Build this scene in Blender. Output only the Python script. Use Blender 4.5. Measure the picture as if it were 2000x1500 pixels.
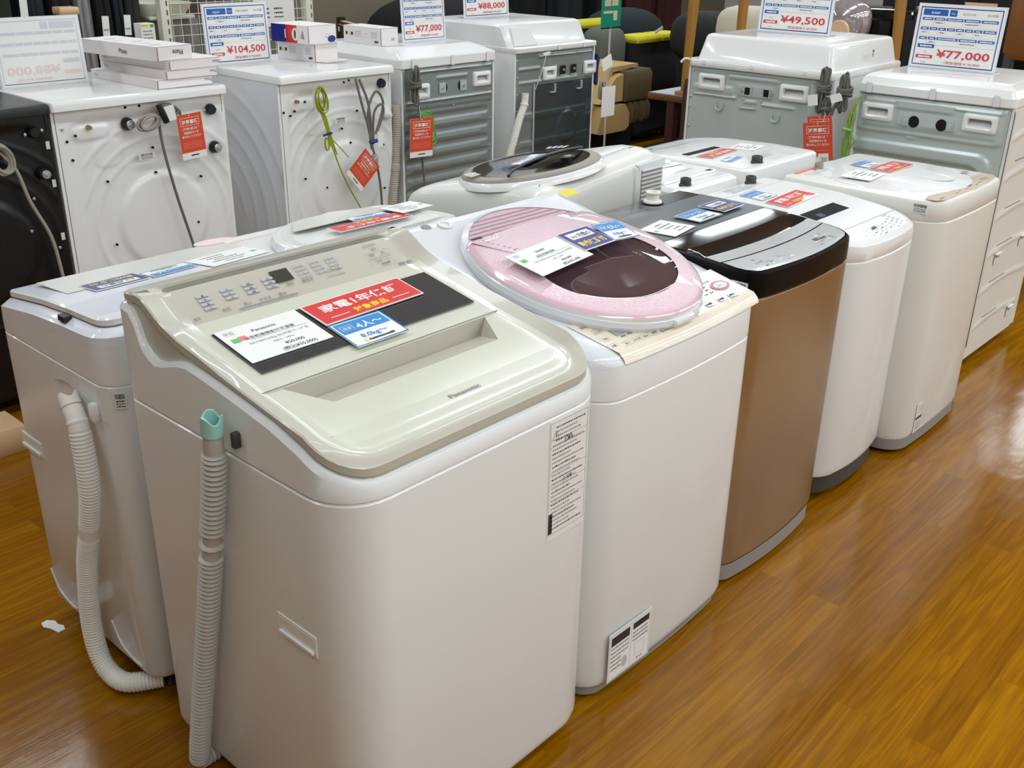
import bpy, math, random
from mathutils import Vector as V, Matrix
from math import sin, cos, pi, sqrt, radians
S = bpy.context.scene
for o in list(bpy.data.objects): bpy.data.objects.remove(o)
COL = S.collection
# ---------------------------------------------------------------- camera
cd = bpy.data.cameras.new('camera'); cam = bpy.data.objects.new('camera', cd); COL.objects.link(cam)
cd.sensor_width = 36.0; cd.lens = 35.795; cd.clip_start = .05
YAW, PIT, ROL = radians(42.04018), radians(24.09428), radians(1.00172)
_f = V((cos(YAW)*cos(PIT), sin(YAW)*cos(PIT), -sin(PIT))); _r = V((sin(YAW), -cos(YAW), 0)); _u = _r.cross(_f)
_r2 = _r*cos(ROL)+_u*sin(ROL); _u2 = _u*cos(ROL)-_r*sin(ROL)
mw = Matrix.Identity(4)
for i in range(3):
    mw[i][0] = _r2[i]; mw[i][1] = _u2[i]; mw[i][2] = -_f[i]
mw[2][3] = 1.5
cam.matrix_world = mw; S.camera = cam
# ---------------------------------------------------------------- light and exposure
w = bpy.data.worlds.new('world'); S.world = w; w.use_nodes = True
w.node_tree.nodes['Background'].inputs[0].default_value = (.9, .95, 1, 1)
w.node_tree.nodes['Background'].inputs[1].default_value = .05
S.view_settings.view_transform = 'Standard'; S.view_settings.look = 'None'
S.view_settings.exposure = 0.0; S.view_settings.gamma = 1.0; S.view_settings.use_curve_mapping = False
CEIL = 2.7
LAMP_W = 12.8
LAMP_COL = (.845, .942, 1.0)
LAMP_X = (-.05, 1.55, 3.15, 4.75, 6.35, 7.95, 9.55)
LAMP_Y = (-3.6, -2.4, -1.2, 0., 2.15, 4.4, 6.6)  # close rows on the camera side are extras added to brighten the machine fronts
# ---------------------------------------------------------------- materials
def srgb(h):
    c = [int(h[i:i+2], 16)/255 for i in (0, 2, 4)]
    return tuple((x/12.92 if x <= .04045 else ((x+.055)/1.055)**2.4) for x in c)
MATS = {}
def mat(name, h, rough=.4, metal=0., coat=0., bump=0., bscale=200., trans=0., aniso=0., alpha=1., vary=0., vscale=8., stretch=None, emit=0):
    m = bpy.data.materials.new(name); m.use_nodes = True; nt = m.node_tree; b = nt.nodes['Principled BSDF']
    c = srgb(h) if isinstance(h, str) else h
    b.inputs['Base Color'].default_value = (*c, 1); b.inputs['Roughness'].default_value = rough
    b.inputs['Metallic'].default_value = metal; b.inputs['Coat Weight'].default_value = coat
    b.inputs['Coat Roughness'].default_value = .03
    b.inputs['Transmission Weight'].default_value = trans; b.inputs['Anisotropic'].default_value = aniso
    b.inputs['Alpha'].default_value = alpha
    if bump or vary:
        tc = nt.nodes.new('ShaderNodeTexCoord'); mp = nt.nodes.new('ShaderNodeMapping')
        nt.links.new(tc.outputs['Object'], mp.inputs['Vector'])
        if stretch: mp.inputs['Scale'].default_value = stretch
    if bump:
        n = nt.nodes.new('ShaderNodeTexNoise'); n.inputs['Scale'].default_value = bscale; n.inputs['Detail'].default_value = 3
        bp = nt.nodes.new('ShaderNodeBump'); bp.inputs['Strength'].default_value = bump; bp.inputs['Distance'].default_value = .002
        nt.links.new(mp.outputs['Vector'], n.inputs['Vector'])
        nt.links.new(n.outputs['Fac'], bp.inputs['Height']); nt.links.new(bp.outputs['Normal'], b.inputs['Normal'])
    if vary:
        n = nt.nodes.new('ShaderNodeTexNoise'); n.inputs['Scale'].default_value = vscale; n.inputs['Detail'].default_value = 4
        mx = nt.nodes.new('ShaderNodeMixRGB'); mx.inputs[1].default_value = (*[x*(1-vary) for x in c], 1)
        mx.inputs[2].default_value = (*[min(1, x*(1+vary)) for x in c], 1)
        nt.links.new(mp.outputs['Vector'], n.inputs['Vector'])
        nt.links.new(n.outputs['Fac'], mx.inputs[0]); nt.links.new(mx.outputs[0], b.inputs['Base Color'])
    MATS[name] = m; return m
WHITE = mat('white enamel', 'e6e7e6', .28, coat=.25, vary=.02, vscale=3)
WHITE2 = mat('white plastic', 'ebebe9', .22, coat=.4, vary=.015, vscale=5)
LILAC = mat('lilac white plastic', 'e5e6ee', .2, coat=.5, vary=.01)
SILK = mat('silver lilac plastic', 'dee0e4', .25, coat=.4, vary=.02)
WARMW = mat('warm white enamel', 'e3e2dc', .3, coat=.2, vary=.02)
CREAM = mat('champagne plastic', 'd3d3c2', .22, coat=.5, vary=.01)
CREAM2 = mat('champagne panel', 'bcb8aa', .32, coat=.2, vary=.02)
TAUPE = mat('taupe edge', '97907f', .4, vary=.03)
BEIGE = mat('beige plastic', 'ebdfcc', .25, coat=.4, vary=.02)
BEIGE2 = mat('beige panel', 'c3b29d', .3, coat=.2, vary=.03)
GREYB = mat('grey base plastic', '8f8a86', .5, vary=.04)
DGREY = mat('dark grey plastic', '3d3b38', .5, vary=.05)
BLACK = mat('black plastic', '0b0b0d', .35, vary=.1)
GLOSSK = mat('glossy black', '07080b', .07, coat=.3, vary=.1)
BANDK = mat('black band', '08080a', .3, vary=.1)
BANDK.node_tree.nodes['Principled BSDF'].inputs['Specular IOR Level'].default_value = .15
HOLE = mat('dark hole', '030303', .9, vary=.1)
SMOKE = mat('smoked window', '35363c', .12, coat=.8, vary=.15, vscale=14, stretch=(1, 4, 1))
LIDG = mat('dark grey lid film', '4c4f54', .3, coat=.2, vary=.12, vscale=6)
SILV = mat('silver plastic', 'd2d6d7', .15, metal=.2, coat=.5, vary=.08, vscale=25)
SPLAT = mat('speckled black lid', '1c1d22', .15, coat=.6, vary=.9, vscale=60)
BRONZE = mat('brushed bronze steel', 'b9ae98', .27, metal=.9, aniso=.5, bump=.05, bscale=60, stretch=(60, 60, .6), vary=.06, vscale=3)
STRIP = mat('grey trim strip', 'a79b8f', .3, metal=.5, vary=.04)
CHROME = mat('chrome trim', 'e8e3da', .15, metal=.9, vary=.02)
PINK = mat('pink lid plastic', 'e6c8d2', .12, coat=.8, bump=.55, bscale=230, vary=.06, vscale=160)
PINKR = mat('pink rim plastic', 'dfbcc8', .1, coat=.9, vary=.02)
PINKL = mat('pink label film', 'd3b6be', .25, coat=.3, vary=.03)
PLUM = mat('plum window', '48313a', .05, coat=1., vary=.2, vscale=9)
GALV = mat('galvanised steel', '9aa3a3', .33, metal=.55, vary=.08, vscale=5, bump=.05, bscale=40)
GALVL = mat('light galvanised steel', 'c0cac8', .3, metal=.3, vary=.08, vscale=5)
FILMG = mat('dark green film on steel', '3e4a4e', .2, metal=.3, coat=.3, vary=.12, vscale=6)
NAVYC = mat('navy plastic cap', '14162a', .4, vary=.1)
BOLT = mat('zinc bolt', 'c9cdca', .3, metal=.8, vary=.05)
BRASS = mat('brass insert', 'a58a4a', .35, metal=.8, vary=.05)
HOSEG = mat('grey hose', 'b9b5ab', .5, vary=.04)
HOSEW = mat('white hose', 'efece4', .45, vary=.02)
HOSEB = mat('beige grey hose', 'b2aaa0', .5, vary=.04)
MINT = mat('mint hose end', '9fd6cb', .4, vary=.04)
CORD = mat('grey cord', '6f6a64', .5, vary=.08)
CORDL = mat('light grey cord', '9c968c', .5, vary=.08)
CORDD = mat('charcoal cord', '5f5e58', .5, vary=.08)
GREENW = mat('yellow green earth wire', '9aa51e', .4, vary=.35, vscale=90)
GREEN = mat('green earth wire', '6fae3a', .4, vary=.2, vscale=60)
NAVYW = mat('navy twist tie', '22306a', .5, vary=.1)
PAPER = mat('white card', 'ecece8', .5, coat=.15, vary=.01)
PAPERB = mat('sign paper', 'eeede9', .45, coat=.3, vary=.01)
ACRYL = mat('clear acrylic edge', 'e2e6f2', .08, coat=.5, vary=.02)
BOXW = mat('white carton', 'ece6e5', .5, vary=.015)
KRAFT = mat('carton inside', '9a7a63', .8, vary=.05)
INK = mat('black ink', '2b2b2e', .6, vary=.05)
INKG = mat('grey ink', '8b8b8e', .6, vary=.05)
INKL = mat('pale ink', 'b9b9bb', .6, vary=.05)
INKT = mat('taupe ink', '6f6a60', .6, vary=.05)
RED = mat('warranty red', 'd9201b', .35, coat=.3, vary=.03)
ORANGE = mat('tag orange red', 'd84a26', .5, vary=.03)
NAVY = mat('warranty navy', '1b2a86', .35, coat=.3, vary=.03)
BLUE = mat('card blue', '1f87cf', .35, coat=.3, vary=.03)
SBLUE = mat('sign blue', '1f5fb4', .4, vary=.03)
SNAVY = mat('sign border blue', '2f4d9e', .4, vary=.03)
SRED = mat('sign red', 'cf3d4c', .4, vary=.03)
GHOST = mat('show through grey', 'd0d3dc', .5, vary=.02)
GHOSTR = mat('show through red', 'ecd2d0', .5, vary=.02)
YELL = mat('yellow ink', 'f4dc2a', .4, vary=.03)
YSTK = mat('yellow sticker', 'e8d417', .35, vary=.06)
GRN = mat('green ink', '58c06c', .5, vary=.05)
GREENS = mat('green sign', '13947a', .4, vary=.05)
CREAMS = mat('cream sign label', 'e6d9a8', .5, vary=.03)
SALM = mat('salmon ink', 'e97a70', .5, vary=.05)
ROSE = mat('rose ink', 'd0718a', .4, vary=.05)
PINKI = mat('dark pink ink', 'a6808b', .5, vary=.1)
TRANSL = mat('frosted plastic', 'dcdad4', .25, coat=.4, vary=.02)
LCD = mat('lcd glass', '3c4038', .2, vary=.1)
LCDG = mat('grey lcd', 'a9adad', .2, vary=.04)
WOOD = mat('honey wood', 'a0712b', .35, coat=.2, vary=.22, vscale=9, stretch=(6, 6, .6))
WOODP = mat('pale wood', 'dfba92', .5, vary=.08, vscale=8)
WOODK = mat('dark wood', '43291c', .5, vary=.15, vscale=8)
WOODB = mat('brown wood', '6d4420', .5, vary=.15, vscale=8)
PINKWOOD = mat('rosy wood', 'b98a72', .5, vary=.12, vscale=6)
FABK = mat('black fabric', '0c0c0d', .9, vary=.3, vscale=9, bump=.3)
FABG = mat('dark olive fabric', '23261f', .9, vary=.3, vscale=12, bump=.3)
FABT = mat('dark teal fabric', '152024', .85, vary=.3, vscale=9, bump=.3)
FABGR = mat('grey green fabric', '5f625a', .9, vary=.1, vscale=20, bump=.3)
FABY = mat('yellow fabric', 'd8cf28', .85, vary=.08, vscale=30, bump=.3)
FABTAN = mat('tan fabric', 'b89a62', .9, vary=.08, vscale=25, bump=.3)
FABBR = mat('brown tan fabric', '5a4a2e', .9, vary=.12, vscale=40, bump=.3)
FABBE = mat('beige fabric', 'cfc6b2', .9, vary=.05, vscale=20, bump=.2)
FABMR = mat('maroon fabric', '3a0f0d', .85, vary=.2, vscale=10)
LEATH = mat('rust leather', '7a4a16', .5, vary=.12, vscale=12)
FILMV = mat('grey plastic film', '8f8c8c', .15, coat=.6, vary=.5, vscale=14, stretch=(8, 8, .8))
FILMS = mat('silver wrap', 'b6adb0', .1, metal=.5, coat=.8, vary=.5, vscale=18, stretch=(6, 6, 1))
RACKW = mat('white rack steel', 'd9d8c6', .4, vary=.03)
WALLM = mat('beige wall paint', '7f7765', .9, vary=.04, vscale=2)
WALLW = mat('white wall paint', 'deded9', .9, vary=.03, vscale=2)
CEILM = mat('ceiling board', 'e8e6e0', .95, vary=.03, vscale=3)
def floor_material():
    m = bpy.data.materials.new('wood plank floor'); m.use_nodes = True; nt = m.node_tree; N = nt.nodes.new; L = nt.links.new
    b = nt.nodes['Principled BSDF']; tc = N('ShaderNodeTexCoord')
    br = N('ShaderNodeTexBrick'); br.offset = .37; br.inputs['Scale'].default_value = 1.
    br.inputs['Brick Width'].default_value = .86; br.inputs['Row Height'].default_value = .075
    br.inputs['Mortar Size'].default_value = .0006; br.inputs['Mortar Smooth'].default_value = .2; br.inputs['Bias'].default_value = 0
    br.inputs['Color1'].default_value = (0, 0, 0, 1); br.inputs['Color2'].default_value = (1, 1, 1, 1); br.inputs['Mortar'].default_value = (.5, .5, .5, 1)
    L(tc.outputs['Object'], br.inputs['Vector'])
    off = N('ShaderNodeVectorMath'); off.operation = 'SCALE'; off.inputs[0].default_value = (7.3, 5.1, 9.7)
    L(br.outputs['Color'], off.inputs['Scale'])
    ad = N('ShaderNodeVectorMath'); L(tc.outputs['Object'], ad.inputs[0]); L(off.outputs[0], ad.inputs[1])
    mp = N('ShaderNodeMapping'); mp.inputs['Scale'].default_value = (1.3, 15, 1); L(ad.outputs[0], mp.inputs['Vector'])
    n1 = N('ShaderNodeTexNoise'); n1.inputs['Scale'].default_value = 1.; n1.inputs['Detail'].default_value = 2; n1.inputs['Distortion'].default_value = .5
    L(mp.outputs[0], n1.inputs['Vector'])
    mul = N('ShaderNodeMath'); mul.operation = 'MULTIPLY'; mul.inputs[1].default_value = 42; L(n1.outputs['Fac'], mul.inputs[0])
    sn = N('ShaderNodeMath'); sn.operation = 'SINE'; L(mul.outputs[0], sn.inputs[0])
    mp2 = N('ShaderNodeMapping'); mp2.inputs['Scale'].default_value = (7, 260, 1); L(ad.outputs[0], mp2.inputs['Vector'])
    n2 = N('ShaderNodeTexNoise'); n2.inputs['Scale'].default_value = 1; n2.inputs['Detail'].default_value = 4; L(mp2.outputs[0], n2.inputs['Vector'])
    rp = N('ShaderNodeValToRGB'); e = rp.color_ramp.elements
    e[0].position = .1; e[0].color = (*srgb('6a3d00'), 1); e[1].position = .9; e[1].color = (*srgb('ab7500'), 1)
    k = e.new(.5); k.color = (*srgb('8a5800'), 1)
    s1 = N('ShaderNodeMath'); s1.operation = 'MULTIPLY_ADD'; s1.inputs[1].default_value = .09; s1.inputs[2].default_value = .02; L(sn.outputs[0], s1.inputs[0])
    s2 = N('ShaderNodeMath'); s2.operation = 'MULTIPLY_ADD'; s2.inputs[1].default_value = .62; L(n2.outputs['Fac'], s2.inputs[0]); L(s1.outputs[0], s2.inputs[2])
    s3 = N('ShaderNodeMath'); s3.operation = 'MULTIPLY_ADD'; s3.inputs[1].default_value = .24; L(br.outputs['Color'], s3.inputs[0]); L(s2.outputs[0], s3.inputs[2])
    s4 = N('ShaderNodeMath'); s4.operation = 'ADD'; s4.inputs[1].default_value = .04; L(s3.outputs[0], s4.inputs[0])
    L(s4.outputs[0], rp.inputs['Fac']); L(rp.outputs['Color'], b.inputs['Base Color'])
    b.inputs['Roughness'].default_value = .15; b.inputs['Specular IOR Level'].default_value = .4
    n3 = N('ShaderNodeTexNoise'); n3.inputs['Scale'].default_value = 7; n3.inputs['Detail'].default_value = 3
    L(tc.outputs['Object'], n3.inputs['Vector'])
    bp = N('ShaderNodeBump'); bp.inputs['Strength'].default_value = .25; bp.inputs['Distance'].default_value = .006; L(n3.outputs['Fac'], bp.inputs['Height'])
    bp2 = N('ShaderNodeBump'); bp2.inputs['Strength'].default_value = .18; bp2.inputs['Distance'].default_value = .0008; L(n2.outputs['Fac'], bp2.inputs['Height'])
    L(bp.outputs['Normal'], bp2.inputs['Normal']); L(bp2.outputs['Normal'], b.inputs['Normal'])
    return m
FLOORM = floor_material()
# ---------------------------------------------------------------- mesh helpers
class Fr:
    """a flat frame: origin, right, up; h is along the normal"""
    def __init__(s, o, u, v):
        s.o = V(o); s.u = V(u).normalized(); n = s.u.cross(V(v)).normalized(); s.v = n.cross(s.u); s.n = n
    def p(s, a, b, h=0): return s.o+s.u*a+s.v*b+s.n*h
    def at(s, a, b, h=0, rot=0):
        return Fr(s.p(a, b, h), s.u*cos(rot)+s.v*sin(rot), s.v*cos(rot)-s.u*sin(rot))
def ease(t): t = max(0., min(1., t)); return t*t*(3-2*t)
def lerp(tab, x):
    if x <= tab[0][0]: return tab[0][1]
    for (a, p), (b, q) in zip(tab, tab[1:]):
        if x <= b: return p+(q-p)*(x-a)/(b-a)
    return tab[-1][1]
def spl(P, n=8):
    P = [V(p) for p in P]; out = []
    for i in range(len(P)-1):
        a = P[max(i-1, 0)]; b = P[i]; c = P[i+1]; d = P[min(i+2, len(P)-1)]
        for k in range(n):
            t = k/n
            out.append(.5*((2*b)+(c-a)*t+(2*a-5*b+4*c-d)*t*t+(3*b-a-3*c+d)*t**3))
    out.append(P[-1]); return out
def half_ring(x0, x1, y0, y1, rf, rb, ys=(), n=6, bow=0, nf=5):
    """right half of a rounded rectangle seen from above, front centre to back centre"""
    xm = (x0+x1)/2; h = []
    for k in range(nf): h.append((xm+(x1-rf-xm)*k/nf, y0))
    for k in range(n+1):
        a = -pi/2+pi/2*k/n; h.append((x1-rf+rf*cos(a), y0+rf+rf*sin(a)))
    for y in ys: h.append((x1, y))
    for k in range(n+1):
        a = pi/2*k/n; h.append((x1-rb+rb*cos(a), y1-rb+rb*sin(a)))
    h.append((xm, y1))
    if bow:
        ym = (y0+y1)/2; hw = (x1-x0)/2
        h = [(x, y-bow*(1-((x-xm)/hw)**2)*max(0, (ym-y)/(ym-y0))) for x, y in h]
    return h
def full_ring(h):
    xm = h[0][0]
    return h+[(2*xm-x, y) for x, y in reversed(h[1:-1])]
_txt = {}
def text_mesh(s, bold=0):
    k = (s, bold)
    if k not in _txt:
        c = bpy.data.curves.new('glyphs', 'FONT'); c.body = s; c.size = 1; c.resolution_u = 2; c.offset = bold
        o = bpy.data.objects.new('glyphs', c); COL.objects.link(o)
        dg = bpy.context.evaluated_depsgraph_get(); me = bpy.data.meshes.new_from_object(o.evaluated_get(dg))
        vs = [(v.co.x, v.co.y) for v in me.vertices]; fs = [tuple(p.vertices) for p in me.polygons]
        bpy.data.objects.remove(o); bpy.data.curves.remove(c); bpy.data.meshes.remove(me)
        x0 = min(v[0] for v in vs); x1 = max(v[0] for v in vs)
        _txt[k] = ([(x-x0, y) for x, y in vs], fs, x1-x0)
    return _txt[k]
class MB:
    def __init__(s): s.v = []; s.f = []; s.m = []; s.mats = []; s.M = None
    def mi(s, m):
        if m not in s.mats: s.mats.append(m)
        return s.mats.index(m)
    def V(s, p):
        p = V(p)
        if s.M: p = s.M @ p
        s.v.append(p); return len(s.v)-1
    def F(s, idx, m): s.f.append(tuple(idx)); s.m.append(s.mi(m))
    def poly(s, pts, m): s.F([s.V(p) for p in pts], m)
    def loft(s, rings, m, lo=False, hi=False, closed=True):
        ids = [[s.V(p) for p in r] for r in rings]; n = len(ids[0])
        for k, (a, b) in enumerate(zip(ids, ids[1:])):
            mm = m[k] if isinstance(m, list) else m
            for i in range(n if closed else n-1):
                j = (i+1) % n; s.F((a[i], a[j], b[j], b[i]), mm)
        if lo: s.F(ids[0][::-1], m[0] if isinstance(m, list) else m)
        if hi: s.F(ids[-1], m[-1] if isinstance(m, list) else m)
        return ids
    def cap(s, half, z, m, skip=None):
        """rows across a symmetric ring; z(x, y); m(y) picks the material"""
        xm = half[0][0]; rows = [((2*xm-x, y), (x, y)) for x, y in half]
        zz = z if callable(z) else (lambda x, y: z)
        ids = [[s.V((p[0], p[1], zz(*p))) for p in r] for r in rows]
        for k in range(len(rows)-1):
            ym = (rows[k][0][1]+rows[k+1][0][1])/2
            mm = m(ym) if callable(m) else m
            if mm is None or (abs(rows[k][0][1]-rows[k+1][0][1]) < 1e-6): continue
            q = [ids[k][0], ids[k][1], ids[k+1][1], ids[k+1][0]]
            if abs(half[k][0]-xm) < 1e-6: q = [ids[k][0], ids[k+1][1], ids[k+1][0]]
            elif abs(half[k+1][0]-xm) < 1e-6: q = [ids[k][0], ids[k][1], ids[k+1][0]]
            s.F(q, mm)
    def box(s, x0, x1, y0, y1, z0, z1, m, c=0):
        if c:
            def rg(d, z): return [(x0+d, y0+c, z), (x0+c, y0+d, z), (x1-c, y0+d, z), (x1-d, y0+c, z), (x1-d, y1-c, z), (x1-c, y1-d, z), (x0+c, y1-d, z), (x0+d, y1-c, z)]
            s.loft([rg(c*.7, z0), rg(0, z0+c), rg(0, z1-c), rg(c*.7, z1)], m, True, True)
        else:
            s.loft([[(x0, y0, z), (x1, y0, z), (x1, y1, z), (x0, y1, z)] for z in (z0, z1)], m, True, True)
    def slab(s, fr, a0, a1, b0, b1, h0, h1, m, c=0):
        M0 = s.M; R = Matrix((fr.u, fr.v, fr.n)).transposed().to_4x4(); R.translation = fr.o
        s.M = (M0 @ R) if M0 else R
        s.box(a0, a1, b0, b1, h0, h1, m, c); s.M = M0
    def prism(s, prof, fr, d, m):
        """outline (a,b) in a frame, pushed d along the normal"""
        s.loft([[fr.p(a, b, 0) for a, b in prof], [fr.p(a, b, d) for a, b in prof]], m, True, True)
    def tube(s, path, r, m, n=8, caps=True, closed=False):
        P = [V(p) for p in path]; up = None; rings = []
        for i, p in enumerate(P):
            t = (P[min(i+1, len(P)-1)]-P[max(i-1, 0)]).normalized()
            if up is None: up = t.orthogonal().normalized()
            up = (up-t*up.dot(t)).normalized(); b = t.cross(up); rr = r[i] if isinstance(r, (list, tuple)) else r
            rings.append([p+(up*cos(2*pi*k/n)+b*sin(2*pi*k/n))*rr for k in range(n)])
        s.loft(rings, m, caps, caps)
    def lathe(s, prof, fr, m, n=24, lo=True, hi=True):
        s.loft([[fr.p(r*cos(2*pi*k/n), r*sin(2*pi*k/n), h) for k in range(n)] for r, h in prof], m, lo, hi)
    def cyl(s, fr, r, h0, h1, m, n=16, c=0):
        s.lathe([(r, h0), (r, h1-c), (r-c, h1)] if c else [(r, h0), (r, h1)], fr, m, n)
    def rect(s, fr, a0, a1, b0, b1, m, h=.0006): s.poly([fr.p(a0, b0, h), fr.p(a1, b0, h), fr.p(a1, b1, h), fr.p(a0, b1, h)], m)
    def frame(s, fr, a0, a1, b0, b1, t, m, h=.0006):
        s.rect(fr, a0, a1, b0, b0+t, m, h); s.rect(fr, a0, a1, b1-t, b1, m, h); s.rect(fr, a0, a0+t, b0+t, b1-t, m, h); s.rect(fr, a1-t, a1, b0+t, b1-t, m, h)
    def disc(s, fr, a, b, ra, rb, m, h=.0006, n=20): s.poly([fr.p(a+ra*cos(2*pi*k/n), b+rb*sin(2*pi*k/n), h) for k in range(n)], m)
    def text(s, fr, a, b, size, txt, m, al='l', bold=0, h=.0008, w=None):
        vs, fs, tw = text_mesh(txt, bold); kx = size
        if w: kx = w/tw
        x = a-(0 if al == 'l' else tw*kx/2 if al == 'c' else tw*kx)
        base = len(s.v)
        for p in vs: s.V(fr.p(x+p[0]*kx, b+p[1]*size, h))
        i = s.mi(m)
        for f in fs: s.f.append(tuple(base+k for k in f)); s.m.append(i)
    def greek(s, fr, a0, a1, b, size, m, seed=0, h=.0007, gap=.3):
        """a line of print too small to read, as short dashes"""
        rn = random.Random(seed*31+int(abs(b)*9999)); x = a0
        while x < a1-size*.3:
            l = min(size*rn.uniform(.5, 1.6), a1-x); s.rect(fr, x, x+l, b+size*rn.uniform(0, .15), b+size*rn.uniform(.75, 1), m, h)
            x += l+size*gap
    def build(s, name, parent=None, ang=35, label=None):
        me = bpy.data.meshes.new(name); off = V(parent.get('_o', (0, 0, 0))) if parent else V((0, 0, 0))
        if not parent and s.v:
            off = V(((min(v.x for v in s.v)+max(v.x for v in s.v))/2, (min(v.y for v in s.v)+max(v.y for v in s.v))/2, min(v.z for v in s.v)))
        me.from_pydata([v-off for v in s.v], [], s.f)
        for m in s.mats: me.materials.append(m)
        me.polygons.foreach_set('material_index', s.m); me.update()
        import bmesh
        bm = bmesh.new(); bm.from_mesh(me); bmesh.ops.remove_doubles(bm, verts=bm.verts, dist=1e-6)
        bmesh.ops.recalc_face_normals(bm, faces=bm.faces); bm.to_mesh(me); bm.free()
        me.shade_smooth(); me.set_sharp_from_angle(angle=radians(ang))
        o = bpy.data.objects.new(name, me); COL.objects.link(o)
        if parent: o.parent = parent; o['_o'] = list(parent['_o'])
        else: o.location = off
        if label: o['label'] = label
        return o
def thing(name, label, cat, loc, group=None):
    o = bpy.data.objects.new(name, None); COL.objects.link(o); o.location = loc; o.empty_display_size = .1
    o['_o'] = list(loc); o['label'] = label; o['category'] = cat
    if group: o['group'] = group
    return o
def tag(o, label, cat, group=None):
    o['label'] = label; o['category'] = cat
    if group: o['group'] = group
    return o
def struct(o): o['kind'] = 'structure'; return o
X, Y, Z = V((1, 0, 0)), V((0, 1, 0)), V((0, 0, 1))
# ---------------------------------------------------------------- the shop: floor, walls, ceiling, ceiling lights
def plane_box(name, x0, x1, y0, y1, z0, z1, m):
    b = MB(); b.box(x0, x1, y0, y1, z0, z1, m); o = b.build(name); return struct(o)
RX0, RX1, RY0, RY1 = -3.2, 12.5, -5., 7.6
fl = plane_box('floor', RX0, RX1, RY0, RY1, -.1, 0, FLOORM)
plane_box('ceiling', RX0, RX1, RY0, RY1, CEIL+.05, CEIL+.15, CEILM)
plane_box('wall_back', RX0, RX1, RY1, RY1+.1, 0, CEIL+.05, WALLM)
plane_box('wall_front', RX0, RX1, RY0-.1, RY0, 0, CEIL+.05, WALLW)
plane_box('wall_left', RX0-.1, RX0, RY0, RY1, 0, CEIL+.05, WALLW)
plane_box('wall_right', RX1, RX1+.1, RY0, RY1, 0, CEIL+.05, WALLW)
for lx in LAMP_X:
    for ly in LAMP_Y:
        t = thing('ceiling_light', 'long white fluorescent fitting on the shop ceiling, some rows added to brighten machine fronts', 'ceiling light', (lx, ly, CEIL+.05), 'ceiling lights')
        b = MB(); b.box(lx-.63, lx+.63, ly-.13, ly+.13, CEIL+.01, CEIL+.05, WHITE2, .01); b.build('housing', t)
        for dy in (-.07, .07):
            b = MB(); b.tube([(lx-.6, ly+dy, CEIL-.006), (lx+.6, ly+dy, CEIL-.006)], .014, PAPER, 8); b.build('tube', t)
        ld = bpy.data.lights.new('lamp', 'AREA'); ld.shape = 'RECTANGLE'; ld.size = 1.2; ld.size_y = .2; ld.energy = LAMP_W; ld.color = LAMP_COL
        lo = bpy.data.objects.new('lamp', ld); COL.objects.link(lo); lo.parent = t; lo.location = (0, 0, -.075); lo['_o'] = [lx, ly, CEIL]
# ---------------------------------------------------------------- shared builders for the washing machines
def ring3(h, z):
    return [(x, y, z(x, y) if callable(z) else z) for x, y in full_ring(h)]
def inset(a, d, dr=None):
    x0, x1, y0, y1, rf, rb = a; dr = d if dr is None else dr
    return (x0+d, x1-d, y0+d, y1-d, max(rf-dr, .004), max(rb-dr, .004))
def feet(t, x0, x1, y0, y1, z=.05, m=None):
    for fx in (x0+.07, x1-.07):
        for fy in (y0+.07, y1-.07):
            b = MB(); b.lathe([(.022, 0), (.026, .004), (.02, .02), (.018, z+.01)], Fr((fx, fy, 0), X, Y), m or BLACK, 14); b.build('foot', t)
def cabinet(t, a, z0, z1, m, bow=0, ys=(), taper=.006, name='cabinet'):
    b = MB(); h = half_ring(*a, ys, 7, bow); hi = half_ring(*inset(a, .004), ys, 7, bow); hb = half_ring(*inset(a, taper), ys, 7, bow)
    b.loft([ring3(hb, z0), ring3(h, z0+.02), ring3(h, z1-.003), ring3(hi, z1)], m, True, True)
    return b.build(name, t)
def sticker(t, fr, w, h, seed=1, kind='bar', m=PAPER, name='sticker'):
    b = MB(); b.slab(fr, 0, w, 0, h, 0, .0005, m)
    if kind == 'bar':
        rn = random.Random(seed); x = w*.08
        while x < w*.9:
            q = rn.uniform(.01, .045)*w; b.rect(fr, x, min(x+q, w*.92), h*.6, h*.92, INK, .0009); x += q+rn.uniform(.01, .03)*w
        for k in range(3): b.greek(fr, w*.1, w*.9, h*(.42-.16*k), h*.09, INK, seed+k, .0009)
    return b.build(name, t)
def hose(t, path, r, m, pitch=.009, depth=.0025, parts=(), name='drain_hose', n=14):
    """corrugated hose; parts = list of (s0, s1, extra radius, material) plain sleeves by arc length"""
    P = spl(path, 14); L = [0]
    for a, c in zip(P, P[1:]): L.append(L[-1]+(c-a).length)
    tot = L[-1]; N = int(tot/pitch*4); pts = []; rad = []
    for k in range(N+1):
        s = tot*k/N; i = max(j for j in range(len(L)) if L[j] <= s+1e-9); i = min(i, len(P)-2)
        f = (s-L[i])/max(1e-9, L[i+1]-L[i]); pts.append(P[i].lerp(P[i+1], f))
        c = [0, .75, 1, .75][k % 4]; rad.append(r-depth+depth*c)
        for s0, s1, e, mm in parts:
            if s0 <= s <= s1: rad[-1] = r-depth+e
    b = MB(); b.tube(pts, rad, m, n); return b.build(name, t, 60), pts, tot
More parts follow.
